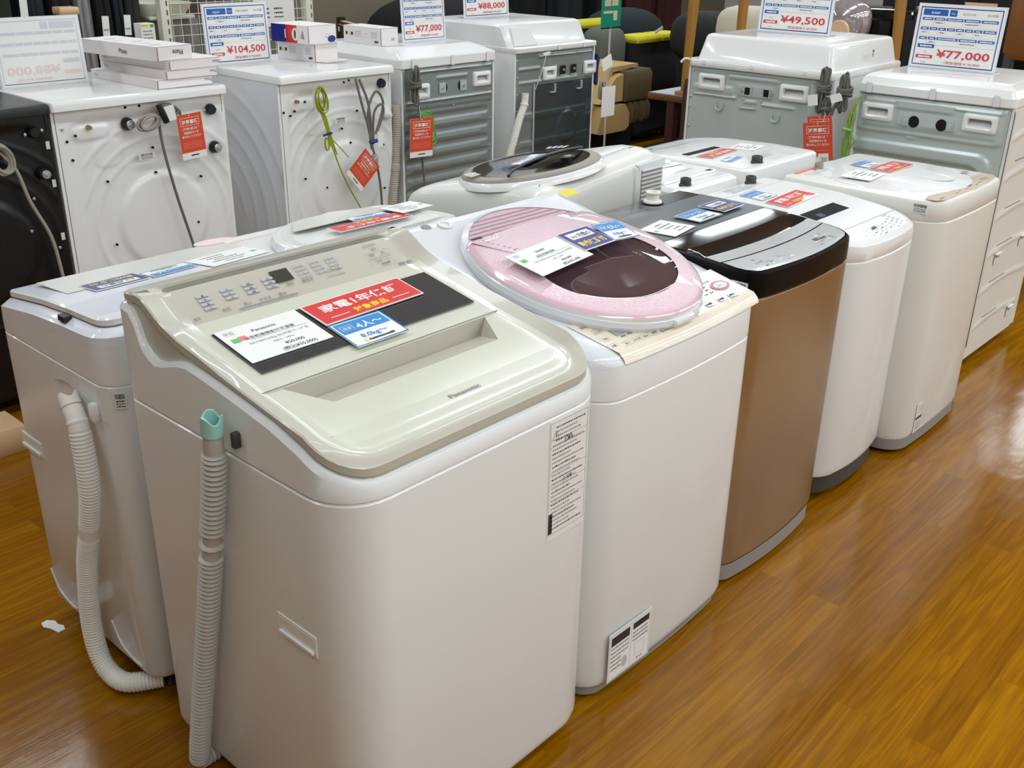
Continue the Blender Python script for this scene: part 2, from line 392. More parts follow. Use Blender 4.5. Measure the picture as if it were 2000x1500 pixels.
def printed_card(name, label, cat, group, q, draw, th=.0012, lift=.0008, base=PAPER):
    """q: four corners as seen when reading it, top-left, top-right, bottom-right, bottom-left"""
    TL, TR, BR, BL = [V(p) for p in q]
    fr = Fr(BL, (BR-BL)+(TR-TL), (TL-BL)+(TR-BR)); w = ((BR-BL).length+(TR-TL).length)/2; h = ((TL-BL).length+(TR-BR).length)/2
    fr.o = fr.p(0, 0, lift); b = MB(); b.slab(fr, 0, w, 0, h, 0, th, base); fr.o = fr.p(0, 0, th)
    draw(b, fr, w, h); return tag(b.build(name), label, cat, group)
def d_red(b, f, w, h):
    b.rect(f, w*.012, w*.988, h*.03, h*.97, RED, .0003)
    b.text(f, w*.5, h*.5, h*.36, '家電1年保証', PAPER, 'c', .02, .0006, w*.78)
    b.text(f, w*.5, h*.14, h*.24, '対象商品', YELL, 'c', .02, .0006, w*.33)
    for a, c in ((.1, .28), (.72, .9)): b.rect(f, w*a, w*c, h*.2, h*.225, PAPER, .0006)
def d_blue(people, kg):
    def d(b, f, w, h):
        b.frame(f, 0, w, 0, h, h*.03, BLUE, .0003); b.rect(f, w*.05, w*.95, h*.52, h*.94, BLUE, .0003)
        b.frame(f, w*.1, w*.32, h*.62, h*.82, h*.012, PAPER, .0006); b.text(f, w*.21, h*.67, h*.11, '目安', PAPER, 'c', .01, .0006)
        b.text(f, w*.62, h*.6, h*.26, people, PAPER, 'c', .02, .0006, w*.5)
        b.text(f, w*.5, h*.25, h*.2, kg, BLUE, 'c', .012, .0006, w*.5)
        b.rect(f, w*.22, w*.28, h*.08, h*.18, YELL, .0005); b.greek(f, w*.3, w*.8, h*.09, h*.08, INK, 3, .0005, .1)
    return d
def d_navy(b, f, w, h):
    b.rect(f, w*.015, w*.985, h*.03, h*.97, NAVY, .0003); b.rect(f, w*.14, w*.86, h*.55, h*.86, PAPER, .0005)
    b.text(f, w*.5, h*.61, h*.2, '6ヶ月間の', INK, 'c', .012, .0008, w*.6); b.text(f, w*.5, h*.17, h*.28, '動作保証付', YELL, 'c', .02, .0006, w*.78)
def d_price(maker, what, model, p1, p2, icons=1):
    def d(b, f, w, h):
        b.frame(f, w*.06, w*.17, h*.8, h*.92, h*.006, INKL, .0003); b.text(f, w*.115, h*.83, h*.08, '中古', INKG, 'c', 0, .0003)
        b.rect(f, w*.06, w*.15, h*.58, h*.7, GRN, .0003)
        if icons > 1: b.rect(f, w*.15, w*.24, h*.6, h*.72, SALM, .0003)
        b.text(f, w*.5, h*.74, h*.11, maker, INK, 'c', .004, .0003); b.text(f, w*.5, h*.585, h*.09, what, INK, 'c', 0, .0003)
        b.rect(f, w*.25, w*.95, h*.555, h*.562, INKG, .0003); b.text(f, w*.55, h*.44, h*.075, model, INKG, 'c', 0, .0003, w*.72)
        b.text(f, w*.55, h*.33, h*.07, '50Hz／60Hz', INKG, 'c', 0, .0003)
        b.text(f, w*.62, h*.19, h*.105, p1, INK, 'c', .006, .0003); b.text(f, w*.62, h*.05, h*.105, p2, INK, 'c', .006, .0003)
    return d
def d_small(seed):
    def d(b, f, w, h):
        b.rect(f, w*.06, w*.14, h*.52, h*.64, GRN, .0003)
        for k, (a, c) in enumerate(((.4, .7), (.3, .85), (.35, .75), (.5, .8), (.45, .85))): b.greek(f, w*a, w*c, h*(.78-.16*k), h*.07, INKG, seed+k, .0003)
    return d
# ================================================================ front row, nearest: champagne lidded washer
AX0, AX1, AY0, AY1 = .7375, 1.338, .972, 1.56
def zA_S(y): return lerp([(.972, .782), (.985, .787), (1.02, .803), (1.092, .837), (1.215, .857), (1.294, .869), (1.351, .874), (1.391, .867), (1.425, .854), (1.448, .85), (1.47, .857), (1.485, .87), (1.501, .907), (1.515, .925), (1.56, .93)], y)
def zA_G(y): return lerp([(.97, .806), (.99, .809), (1.067, .846), (1.175, .863), (1.265, .879), (1.318, .891), (1.38, .902), (1.432, .918), (1.459, .933), (1.481, .948), (1.5, .95), (1.54, .944)], y)
def zA_I(y): return lerp([(1., .812), (1.037, .824), (1.094, .834), (1.142, .845), (1.207, .855), (1.269, .869), (1.351, .884), (1.425, .902), (1.494, .943), (1.52, .945)], y)
def build_A():
    t = thing('washing_machine', 'nearest washing machine, champagne lid and smoked window, grey hose hanging on its left side', 'washing machine', ((AX0+AX1)/2, (AY0+AY1)/2, 0), 'top loading washing machines')
    a = (AX0, AX1, AY0, AY1, .085, .03); ys = (1.067, 1.134, 1.207, 1.265, 1.318, 1.351, 1.38, 1.425, 1.448, 1.465, 1.485, 1.494, 1.501, 1.515)
    cabinet(t, a, .04, .755, WHITE); feet(t, AX0, AX1, AY0, AY1, .04)
    b = MB(); h0 = half_ring(*inset(a, .005), ys, 7); h1 = half_ring(*a, ys, 7); h2 = half_ring(*inset(a, .006), ys, 7); h3 = half_ring(*inset(a, .016), ys, 7)
    b.loft([ring3(h0, .754), ring3(h1, .759), ring3(h1, lambda x, y: zA_S(y)-.008), ring3(h2, lambda x, y: zA_S(y)), ring3(h3, lambda x, y: zA_S(y)-.001)], WHITE, False, False)
    b.build('top_frame', t)
    # champagne cover: shadowed foot, lip, rim, then the inner surface rows
    c = MB(); k0 = half_ring(*inset(a, .013), ys, 7); k1 = half_ring(*inset(a, .009), ys, 7); k2 = half_ring(*inset(a, .012), ys, 7); ki = half_ring(AX0+.0375, AX1-.0375, 1.0, 1.515, .062, .02, ys, 7)
    def zl(x, y): return max(zA_S(y)+.004, zA_G(y)-.017)
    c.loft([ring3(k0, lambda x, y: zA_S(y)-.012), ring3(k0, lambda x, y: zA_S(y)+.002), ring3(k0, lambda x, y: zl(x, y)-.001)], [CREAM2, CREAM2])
    c.loft([ring3(k0, lambda x, y: zl(x, y)-.001), ring3(k2, zl)], TAUPE)  # taupe strip: the lip's overhang shadow put into the colour
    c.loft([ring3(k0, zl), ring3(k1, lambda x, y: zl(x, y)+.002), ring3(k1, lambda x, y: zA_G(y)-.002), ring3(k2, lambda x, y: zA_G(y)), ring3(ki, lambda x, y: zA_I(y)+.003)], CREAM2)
    kr = [half_ring(AX0+.0375+d, AX1-.0375-d, 1.0+d, 1.515, .062-d*.8, .02, ys, 7) for d in (0, .006, .013, .021, .03)]; kd = [.003, .0002, -.0016, -.0022, -.002]
    fr_ = [full_ring(h) for h in kr]
    for k in range(4):
        ia = [c.V((x, y, zA_I(y)+kd[k])) for x, y in fr_[k]]; ib = [c.V((x, y, zA_I(y)+kd[k+1])) for x, y in fr_[k+1]]
        for i in range(len(ia)):
            j = (i+1) % len(ia); ym = (fr_[k][i][1]+fr_[k][j][1])/2; c.F((ia[i], ia[j], ib[j], ib[i]), CREAM if ym < 1.424 else CREAM2)
    ki = kr[4]; c.build('top_cover', t)
    zl_ = lambda x, y: zA_I(y)-.002
    b = MB(); b.cap(ki, zl_, lambda y: CREAM2 if y > 1.424 else None)
    u = Fr((AX0+.0375, 1.425, .902), X, (0, 1.494-1.425, .943-.902)); W = 1.301-.775
    # print on the control panel, in metres along the panel (b runs up the slope)
    rn = random.Random(4)
    for i, xx in enumerate((.075, .122, .165, .205)):
        for j in range(4 if i == 0 else 3):
            b.rect(u, xx-.012, xx+.012, .034+.0095*(3-j)-.013, .040+.0095*(3-j)-.013, INKL); b.text(u, xx, .0345+.0095*(3-j)-.013, .005, ('高中低少', '10分5分2分', '3回2回1回', '9分6分3分')[i][j if i == 0 else 0:(j+1) if i == 0 else 2], INK, 'c', .01, .0008)
    for xx, s in ((.098, '水位'), (.14, '洗い'), (.176, 'すすぎ'), (.212, '脱水')): b.text(u, xx, .009, .0085, s, INKT, 'c')
    b.greek(u, .12, .24, .003, .004, INKG, 5)
    b.text(u, .04, .006, .009, '8.0', INKT, 'c')
    b.rect(u, .216, .254, .037, .066, LCD, .0008)
    b.text(u, .238, .025, .0085, '予約', INKT, 'c'); b.text(u, .276, .024, .0085, '風呂水', INKT, 'c')
    for k in range(4):
        for q in range(3): b.greek(u, .268+.035*q, .293+.035*q, .034+.009*k, .005, INKL, k+q)
    b.text(u, .34, .03, .01, 'コース', INKT, 'c'); b.greek(u, .32, .36, .022, .004, INKL, 8)
    b.text(u, .45, .065, .007, 'ECONAVI', INKT, 'c'); b.text(u, .452, .054, .006, '電源', INKT, 'c'); b.text(u, .452, .04, .009, '切　入', INKT, 'c', 0, .0008, .04)
    b.text(u, .452, .022, .009, 'スタート', INKT, 'c'); b.greek(u, .445, .465, .015, .004, INKT, 9)
    b.frame(u, .425, .48, .036, .051, .0006, INKL); b.frame(u, .425, .48, .012, .033, .0006, INKL)
    b.greek(u, .48, .515, .004, .005, INKG, 2)
    b.build('control_panel', t, 12)
    # lid: flat rear leaf with the window and the folding front leaf with the hand pocket
    b = MB(); b.cap(ki, zl_, lambda y: CREAM if (1.2071 < y < 1.424) else None)
    b.rect(Fr((AX0+.0375, 1.2085, .8557), X, (0, 1, .2)), 0, W, -.0012, .0012, INKT, .0004)
    lid = b.build('lid', t)
    wf = Fr((.811, 1.252, .8662), X, (0, .135, .0258)); b = MB(); b.slab(wf, 0, .468, 0, .1375, -.001, .0012, SMOKE); b.build('lid_window', lid)
    b = MB(); b.cap(ki, zl_, lambda y: CREAM if y < 1.1335 else None)
    PL = [(.8145, 1.207), (.856, 1.134)]; xr = lambda x: AX0+AX1-x; zI = lambda y: zA_I(y)-.002
    for sgn in (0, 1):
        m_ = (lambda x: x) if sgn == 0 else xr
        q = [(m_(AX0+.0675), 1.134, zI(1.134)), (m_(.856), 1.134, zI(1.134)), (m_(.8145), 1.207, zI(1.207)), (m_(AX0+.0675), 1.207, zI(1.207))]
        b.poly(q if sgn == 0 else q[::-1], CREAM)
        q = [(m_(.856), 1.134, zI(1.134)), (m_(.835), 1.2068, .822), (m_(.8145), 1.207, zI(1.207))]; b.poly(q if sgn == 0 else q[::-1], CREAM2)
    b.poly([(.856, 1.134, zI(1.134)), (xr(.856), 1.134, zI(1.134)), (xr(.835), 1.2068, .822), (.835, 1.2068, .822)], CREAM2)
    b.poly([(.835, 1.2068, .822), (xr(.835), 1.2068, .822), (xr(.8145), 1.207, zI(1.207)), (.8145, 1.207, zI(1.207))], CREAM2)
    b.text(Fr((1.049, 1.043, zI(1.043)+.0006), X, (0, .06, .012)), 0, 0, .0135, 'Panasonic', INKG, 'c', .02, .0006, .068)
    b.build('front_lid', lid)
    # label on the front
    f = Fr((1.175, AY0-.0002, .513), X, Z); b = MB(); wl, hl = .103, .236; b.slab(f, 0, wl, 0, hl, 0, .0006, WHITE2)
    b.frame(f, .002, wl-.002, .012, hl-.004, .0006, INKG, .0009)
    for z_ in (.198, .186, .135, .11, .075): b.rect(f, .002, wl-.002, z_, z_+.0006, INKG, .0009)
    for k in range(25):
        z_ = hl-.016-.0083*k
        b.greek(f, .016 if k < 4 else .008, wl-(.01, .03, .02, .045)[k % 4], z_, .0032, INKG if k % 3 else INK, k, .0009, .5)
    b.text(f, .008, hl-.034, .016, '⚠', INK, 'l', 0, .0009); b.text(f, .05, .188, .008, '⚠警告', INK, 'c', .01, .0009); b.text(f, .05, .112, .008, '⚠注意', INK, 'c', .01, .0009)
    b.rect(f, .003, .013, .014, .055, INK, .0009); b.build('caution_label', t)
    # recessed carrying handle on the side
    b = MB(); fr = Fr((AX0, 1.106, .489), -Y, Z); b.slab(fr, -.05, .05, -.02, .02, -.002, .0015, WHITE2, .001)
    b.slab(fr, -.044, .044, -.013, .015, .0012, .0018, WARMW); b.slab(fr, -.044, .044, -.016, -.008, .0015, .006, WHITE2, .002); b.build('side_handle', t)
    # hose
    ho, pts, tot = hose(t, [(.712, 1.246, .80), (.713, 1.255, .74), (.713, 1.29, .586), (.713, 1.33, .43), (.713, 1.367, .295), (.713, 1.403, .16), (.714, 1.432, .05), (.722, 1.44, .026), (.77, 1.445, .023)], .0205, HOSEG, .0098, .006,
        ((0, .036, .001, 0), (.195, .215, .0005, 0), (.225, .25, .0005, 0)))
    ax = (pts[0]-pts[4]).normalized(); f = Fr(pts[0], ax.orthogonal(), ax.cross(ax.orthogonal()))
    b = MB(); n = 20; rim = [.028+.006*sin(3*2*pi*k/n)+(.004 if k % 7 == 0 else 0) for k in range(n)]
    def circ(r, hs): return [f.p(r*cos(2*pi*k/n), r*sin(2*pi*k/n), hs[k] if isinstance(hs, list) else hs) for k in range(n)]
    b.loft([circ(.0175, 0), circ(.0175, rim), circ(.0145, rim), circ(.0145, -.01)], MINT); b.disc(f, 0, 0, .0145, .0145, BLACK, -.01); b.build('hose_cuff', ho)
    b = MB(); b.box(AX0-.012, AX0+.001, 1.21, 1.222, .78, .805, DGREY, .002); b.build('hose_clip', t)
    # cards lying on the lid
    printed_card('price_card', 'white paper price card reading 50,000 yen on smoked window of nearest washer', 'price card', 'price cards on the washers', [(.813, 1.385, .893), (.972, 1.385, .893), (.972, 1.279, .8725), (.813, 1.279, .8725)],
        d_price('Panasonic', '簡易乾燥機能付洗濯機', 'NA-FA8H2 8.0kg 2023年製 ｸﾘｰﾆﾝｸﾞ済', '¥50,000', '(税込¥55,000)', 2), lift=.0014)
    printed_card('warranty_card', 'large red warranty card on the nearest washer, beside its white price card', 'warranty card', 'red warranty cards', [(.975, 1.381, .893), (1.207, 1.389, .8945), (1.21, 1.315, .8805), (.984, 1.312, .880)], d_red, .0016, .0012)
    printed_card('capacity_card', 'blue and white capacity card below the large red card on nearest washer', 'capacity card', 'blue capacity cards', [(.987, 1.309, .879), (1.1, 1.309, .879), (1.096, 1.23, .8635), (.984, 1.23, .8635)], d_blue('4人～', '8.0kg～'), .0016, .0012)
build_A()
# ================================================================ second machine of the front row: pink round lid
def zB(y): return .795+.22*(y-1.02)
def build_B():
    x0, x1, y0, y1 = 1.355, 1.908, 1.0, 1.59
    t = thing('washing_machine', 'white washing machine with a big round pink lid and plum window', 'washing machine', ((x0+x1)/2, (y0+y1)/2, 0), 'top loading washing machines')
    a = (x0, x1, y0, y1, .06, .03); ys = (1.1, 1.2, 1.3, 1.4, 1.5)
    cabinet(t, a, .037, .703, WHITE, .012, ys); feet(t, x0, x1, y0, y1, .02)
    b = MB(); h = half_ring(*inset(a, .012), (), 7, .012); b.loft([ring3(h, .012), ring3(h, .04)], GREYB, True); b.build('base', t)
    H = [half_ring(*inset(a, d), ys, 7, .012) for d in (.004, 0, .002, .012, .035)]
    b = MB(); b.loft([ring3(H[0], .702), ring3(H[1], .707), ring3(H[1], .77)], WHITE)
    b.loft([ring3(H[1], lambda x, y: .77), ring3(H[1], lambda x, y: max(.77, zB(y)-.035)), ring3(H[2], lambda x, y: zB(y)-.014), ring3(H[3], lambda x, y: zB(y)-.004), ring3(H[4], lambda x, y: zB(y))], [SILK, SILK, SILK, SILK])
    b.cap(H[4], lambda x, y: zB(y), SILK)
    ff = lambda x, y, h=0: Fr((x, y, zB(y)+h), X, (0, 1, .22))
    b.lathe([(.017, 0), (.017, .004), (.011, .004), (.01, -.004)], ff(1.492, 1.55, .0008), WHITE2, 18)
    b.lathe([(.012, 0), (.011, .001)], ff(1.45, 1.562), GREYB, 16)
    b.build('top_frame', t)
    # cream control strip wrapped over the front edge
    b = MB(); prof = [(1.125, 0), (1.03, 0), (1.014, 0), (1.0035, .785), (.9985, .775)]
    xs = [1.398+(1.895-1.398)*k/16 for k in range(17)]; cx, hw = (x0+x1)/2, (x1-x0)/2
    def bw(x, y): return y-.012*(1-((x-cx)/hw)**2)*ease((1.13-y)/.1)
    b.loft([[(x+(.012*(1.125-p[0])/.1 if x < 1.41 else 0), bw(x, p[0]), p[1] or zB(bw(x, p[0]))+.0016) for x in xs] for p in reversed(prof)], BEIGE, closed=False)
    f = Fr((1.398, 1.018, zB(1.018)+.0022), X, (0, 1, .22)); tx = b.text
    def at(x, y): return x-1.398, (y-1.018)*1.024
    for (x, y, s) in ((1.434, 1.075, 'ふろ水'), (1.428, 1.05, '予約'), (1.422, 1.026, '水量'), (1.455, 1.019, '洗い'), (1.484, 1.0175, 'すすぎ'), (1.511, 1.0165, '脱水'), (1.537, 1.016, '乾燥')):
        p, q = at(x, y); b.frame(f, p-.0125, p+.0125, q-.002, q+.012, .0006, INKL); b.text(f, p, q+.002, .007, s, INKT, 'c', .01)
    p, q = at(1.457, 1.05); b.rect(f, p, p+.055, q, q+.022, LCDG)
    for k in range(3): b.rect(f, p+.006+.02*k, p+.02+.02*k, q-.008, q-.003, INKG)
    for k in range(2): b.greek(f, p-.004, p+.05, q+.026+.009*k, .005, INKG, k)
    for k in range(3): b.greek(f, p+.065, p+.095, q-.004+.011*k, .005, INKG, k+4)
    p, q = at(1.413, 1.1); b.text(f, p, q, .0125, 'SHARP', INKG, 'l', .012); b.text(f, p+.02, q-.012, .006, 'ES-TX840', INKL)
    p, q = at(1.57, 1.022); b.frame(f, p-.017, p+.017, q-.01, q+.016, .0025, TAUPE, .001); b.rect(f, p-.011, p+.011, q-.005, q+.011, LCDG, .002); b.text(f, p, q-.002, .008, '切入', INK, 'c', 0, .0024)
    p, q = at(1.645, 1.017); b.rect(f, p-.05, p+.05, q-.003, q+.016, SILV, .001); b.rect(f, p-.035, p+.035, q+.004, q+.007, INK, .0014)
    for x in (1.744, 1.79, 1.83):
        p, q = at(x, 1.02); b.frame(f, p-.016, p+.016, q, q+.02, .0012, INKG); b.rect(f, p-.011, p+.011, q+.004, q+.016, LCDG, .001); b.greek(f, p-.008, p+.009, q+.007, .006, INK, int(x*100), .0014)
    for k in range(4):
        for j in range(4): p, q = at(1.725+.022*j, 1.056+.011*k); b.greek(f, p, p+.014, q, .005, INKT, k+j)
    p, q = at(1.865, 1.062); b.disc(f, p-.02, q+.006, .03, .017, ROSE, .0012); b.disc(f, p-.02, q+.006, .022, .011, LCDG, .0018); b.text(f, p-.02, q+.001, .009, 'スタート', ROSE, 'c', .01, .0022, .03)
    p, q = at(1.81, 1.09); b.greek(f, p, p+.03, q, .007, INKL, 2)
    b.build('control_panel', t)
    # round lid in its own plane
    th = math.atan(.22); cx, cy = 1.613, 1.268; R = Matrix(((1, 0, 0, cx), (0, cos(th), -sin(th), cy), (0, sin(th), cos(th), zB(cy)), (0, 0, 0, 1)))
    n = 64; ra, rb = .24, .262; yh = .158
    def ell(k, s, lim=None):
        x, y = ra*s*cos(2*pi*k/n), rb*s*sin(2*pi*k/n)
        if lim and y > lim:
            y = lim
        return x, y
    b = MB(); b.M = R
    b.loft([[(*ell(k, s), h) for k in range(n)] for s, h in ((1.0, 0), (1.02, .012), (1.01, .022), (.96, .028))], SILK)
    b.poly([(*ell(k, .97), .0265) for k in range(n)], PINKL)
    f = Fr((cx, cy, zB(cy)), X, (0, 1, .22)); f.o = f.p(0, 0, .0268)
    rim = b.build('lid_surround', t)
    b = MB()
    for k in range(5):
        y = .172+.014*k; hw = ra*.93*sqrt(max(0, 1-(y/rb/.96)**2)); b.greek(f, -hw, hw, y, .006, PINKI, k, .0005, .4)
    b.rect(f, -.16, -.13, .166, .174, INK, .0006); b.build('lid_print', rim)
    b = MB(); b.M = R
    L1 = [[(*ell(k, s, yh), h) for k in range(n)] for s, h in ((.98, .012), (1.0, .016), (1.0, .030), (.985, .033))]
    b.loft(L1, [WHITE2, WHITE2, PINKR])
    # domed skin: rings from the rim to the centre with the window hole kept apart
    wx, wy, wa, wb = .0, -.06, .172, .138
    def win(k, s):
        x, y = wx+wa*s*cos(2*pi*k/n), wy+wb*s*sin(2*pi*k/n)
        if y > .055: y = .055+(y-.055)*.25
        return x, y
    def dome(x, y): return .034+.02*max(0, 1-(x/ra)**2-(y/rb)**2)
    def mixr(k, t_):
        a_, c_ = ell(k, .985, yh), win(k, 1.0); x = a_[0]+(c_[0]-a_[0])*t_; y = a_[1]+(c_[1]-a_[1])*t_; return x, y, (.033 if t_ == 0 else dome(x, y))
    b.loft([[mixr(k, 0) for k in range(n)], [mixr(k, .1) for k in range(n)]], PINKR)
    b.loft([[mixr(k, t_) for k in range(n)] for t_ in (.1, .35, .6, .85, 1.)], PINK)
    lid = b.build('lid', t)
    b = MB(); b.M = R; b.loft([[(*win(k, s), dome(*win(k, s))-d) for k in range(n)] for s, d in ((1., 0), (.985, .004), (.9, .01), (.6, .014), (.3, .015))], PLUM, False, True); b.build('lid_window', lid)
    f2 = Fr((cx, cy, zB(cy)), X, (0, 1, .22)); f2.o = f2.p(0, 0, .042); b = MB()
    b.poly([f2.p(-.19, yh-.008, -.004), f2.p(-.15, .052, .004), f2.p(.13, .052, .004), f2.p(.16, yh-.008, -.004)], PINKL)
    for k in range(7): b.greek(f2, -.165+.004*k, .14, yh-.02-.0115*k, .0045, PINKI, k, -.002+.0011*k, .5)
    b.build('lid_print', lid)
    b = MB(); b.M = R; b.box(-.035, .035, -.272, -.245, .008, .022, WHITE2, .005); b.build('lid_catch', lid)
    sticker(t, Fr((1.892, 1.54, zB(1.54)+.001), X, (0, 1, .22)), .05, .028, 3, 'none', YSTK, 'yellow_sticker')
    b = MB(); f = Fr((1.406, 1.131, zB(1.131)+.0014), X, (0, 1, .22)); b.slab(f, 0, .048, 0, .042, -.001, .0004, WHITE2); b.rect(f, 0, .028, .03, .041, INK, .0007); b.disc(f, .036, .024, .01, .012, INKG, .0007)
    for k in range(3): b.greek(f, .002, .03, .019-.007*k, .004, INKG, k, .0007)
    b.build('feature_label', t)
    f = Fr((1.41, y0-.0115, .045), X+Y*-.02, Z); b = MB(); b.slab(f, 0, .145, 0, .124, .001, .0016, PAPER); b.frame(f, .003, .142, .003, .118, .0007, INKG, .002)
    b.rect(f, .076, .0767, .005, .116, INKG, .002); b.rect(f, .008, .07, .09, .112, INK, .002); b.rect(f, .082, .138, .096, .112, INK, .002)
    for k in range(6): b.greek(f, .008, .07 if k < 3 else .045, .08-.011*k, .005, INKG, k, .002)
    for k in range(3): b.greek(f, .082, .136, .084-.01*k, .005, INKG, k+9, .002)
    b.frame(f, .092, .125, .022, .055, .001, INKL, .002); b.text(f, .11, .008, .012, '×××', INK, 'c', 0, .002); b.disc(f, .057, .03, .009, .014, INKL, .002); b.build('caution_label', t)
    g = lambda x, y, d: (x, y, zB(y)+d)
    printed_card('price_card', 'white price card reading 20,000 yen lying on the round pink lid', 'price card', 'price cards on the washers', [(1.411, 1.299, .9165), (1.583, 1.311, .919), (1.594, 1.222, .9), (1.418, 1.203, .8965)],
        d_price('SHARP', '縦型洗濯乾燥機', 'ES-TX840 8.0kg 4.5kg 2014年製', '¥20,000', '(税込¥22,000)'), lift=-.002)
    printed_card('warranty_card', 'navy warranty card with white and yellow lettering on the round pink lid', 'warranty card', 'navy warranty cards', [(1.588, 1.314, .9195), (1.692, 1.316, .92), (1.687, 1.237, .9035), (1.586, 1.234, .903)], d_navy, .0014, .0)
    printed_card('capacity_card', 'blue and white capacity card at the right of the pink lid', 'capacity card', 'blue capacity cards', [(1.695, 1.316, .9197), (1.77, 1.304, .917), (1.764, 1.228, .901), (1.689, 1.238, .903)], d_blue('4人～', '8.0kg～'), .0014, .0)
build_B()
# ================================================================ third machine: black deck, bronze front
def rows_deck(b, x0, x1, r, y0, rows, ncol=14):
    """top surface in rows (y, bow, z, material up to the next row); rounded front corners of radius r at y0"""
    xm, hw = (x0+x1)/2, (x1-x0)/2; ids = []
    for y, bw, z, m in rows:
        d = r-sqrt(max(0, r*r-(r-(y-y0))**2)) if y < y0+r else 0
        ids.append([b.V((xm+(hw-d)*u, y-bw*(1-u*u), z)) for u in [2*k/ncol-1 for k in range(ncol+1)]])
    for k in range(len(rows)-1):
        m = rows[k][3]
        if m is None: continue
        for i in range(ncol): b.F((ids[k][i], ids[k][i+1], ids[k+1][i+1], ids[k+1][i]), m)
def build_C():
    x0, x1, y0, y1 = 1.915, 2.415, 1.03, 1.56
    t = thing('washing_machine', 'washing machine with glossy black top and brushed bronze front', 'washing machine', ((x0+x1)/2, (y0+y1)/2, 0), 'top loading washing machines')
    a = (x0, x1, y0, y1, .055, .03); bow = .022
    cabinet(t, a, .055, .758, BRONZE, bow); feet(t, x0, x1, y0, y1, .02)
    b = MB(); h = half_ring(*inset(a, .004), (), 7, bow); b.loft([ring3(h, .014), ring3(h, .058)], GREYB, True); b.build('base', t)
    b = MB()
    for s in (1, -1):
        xx = x0+.012 if s > 0 else x1-.012
        b.box(xx-.012, xx+.014, y0+.018, y0+.05, .06, .755, STRIP, .004)
    b.build('front_trim', t)
    b = MB(); h = half_ring(*inset(a, -.0012), (), 7, bow); b.loft([ring3(h, .757), ring3(h, .7615)], CHROME); b.build('trim_line', t)
    def zC(x, y): return lerp([(1.0, .819), (1.03, .822), (1.12, .831), (1.19, .836), (1.3, .840), (1.45, .840), (1.56, .838)], y)
    b = MB(); H = [half_ring(*inset(a, d), (1.1, 1.2, 1.3, 1.4), 7, bow) for d in (.002, 0, .001, .008)]
    b.loft([ring3(H[0], .7615), ring3(H[1], .764), ring3(H[1], lambda x, y: zC(x, y)-.012), ring3(H[2], lambda x, y: zC(x, y)-.004), ring3(H[3], lambda x, y: zC(x, y))], BANDK); b.build('top_frame', t)
    X0, X1 = x0+.008, x1-.008
    b = MB(); rows_deck(b, X0, X1, .05, 1.028, [(1.487, 0, .8385, SPLAT), (1.552, 0, .838, None)])
    b.lathe([(.03, 0), (.03, .003)], Fr((2.235, 1.522, .838), X, Y), BLACK, 20)
    o = b.build('rear_panel', t)
    b = MB(); b.lathe([(.026, 0), (.024, .006), (.017, .008), (.017, .024), (.02, .025), (.02, .029), (.013, .029), (.012, .012)], Fr((2.235, 1.522, .8395), X, Y), HOSEW, 24); b.build('tap_connector', t)
    # lid leaves
    b = MB(); rows_deck(b, X0, X1, .05, 1.028, [(1.283, .0, .8405, LIDG), (1.38, 0, .8408, LIDG), (1.482, 0, .8402, None)]); b.box(X0, X1, 1.482, 1.487, .833, .8383, BLACK)
    lid = b.build('lid', t)
    b = MB(); rows_deck(b, X0, X1, .05, 1.028, [(1.215, .012, .8385, GLOSSK), (1.25, .005, .8398, GLOSSK), (1.281, 0, .8404, None)], 20)
    b.build('front_lid', lid)
    b = MB(); ids = []
    for y, bw, z in ((1.215, .012, .8385), (1.205, .014, .832), (1.185, .016, .818), (1.165, .018, .815), (1.158, .019, .8342)):
        row = []
        for k in range(25):
            q = 2*k/24-1; e = ease((1-abs(q))*7); zt = zC(0, y); row.append(b.V((x0+x1 and (x0+x1)/2+(X1-X0)/2*q, y-bw*(1-q*q), zt+(z-zt)*e)))
        ids.append(row)
    for r0, r1 in zip(ids, ids[1:]):
        for k in range(24): b.F((r1[k], r1[k+1], r0[k+1], r0[k]), GLOSSK)
    b.build('hand_pocket', lid)
    b = MB(); rows_deck(b, X0, X1, .05, 1.028, [(1.118, .022, .8312, SILV), (1.158, .019, .8342, None)], 20)
    b.build('lid_front_strip', lid)
    b = MB(); rows_deck(b, X0, X1, .05, 1.028, [(1.114, .022, .829, BLACK), (1.118, .022, .829, None)], 20)
    rows_deck(b, X0+.004, X1-.004, .05, 1.034, [(1.036, .022, .8222, SILV), (1.045, .022, .8235, SILV), (1.06, .022, .825, SILV), (1.08, .022, .8272, SILV), (1.114, .022, .8306, None)], 20)
    rn = random.Random(7); f = Fr((x0, 1.05, .8245), X, (0, 1, .1))
    for k in range(46):
        u = rn.uniform(.12, .9); p = u*(x1-x0); q = rn.uniform(.002, .045)-.022*(1-(2*u-1)**2)
        b.rect(f, p, p+rn.uniform(.006, .02), q, q+.0045, [WHITE2, INKG, LCDG][k % 3], .0016)
    b.rect(f, .335, .36, .005, .017, DGREY, .0018); b.rect(f, .363, .39, .004, .012, DGREY, .0018)
    b.build('control_panel', t)
    sticker(t, Fr((x0-.0005, 1.079, .762), -Y, Z), .04, .04, 5)
    g = (2.0, 1.37, .8412)
    printed_card('price_card', 'white price card on dark grey lid of the black and bronze washer', 'price card', 'price cards on the washers', [(2.0, 1.37, .8412), (2.106, 1.396, .8412), (2.112, 1.294, .8412), (1.99, 1.284, .8412)], d_small(3), lift=.001)
    printed_card('capacity_card', 'blue and white capacity card on dark grey lid of the black and bronze washer', 'capacity card', 'blue capacity cards', [(2.139, 1.39, .8412), (2.246, 1.392, .8412), (2.25, 1.314, .8412), (2.137, 1.31, .8412)], d_blue('2～3人', '5.5kg～'), .0014, .003)
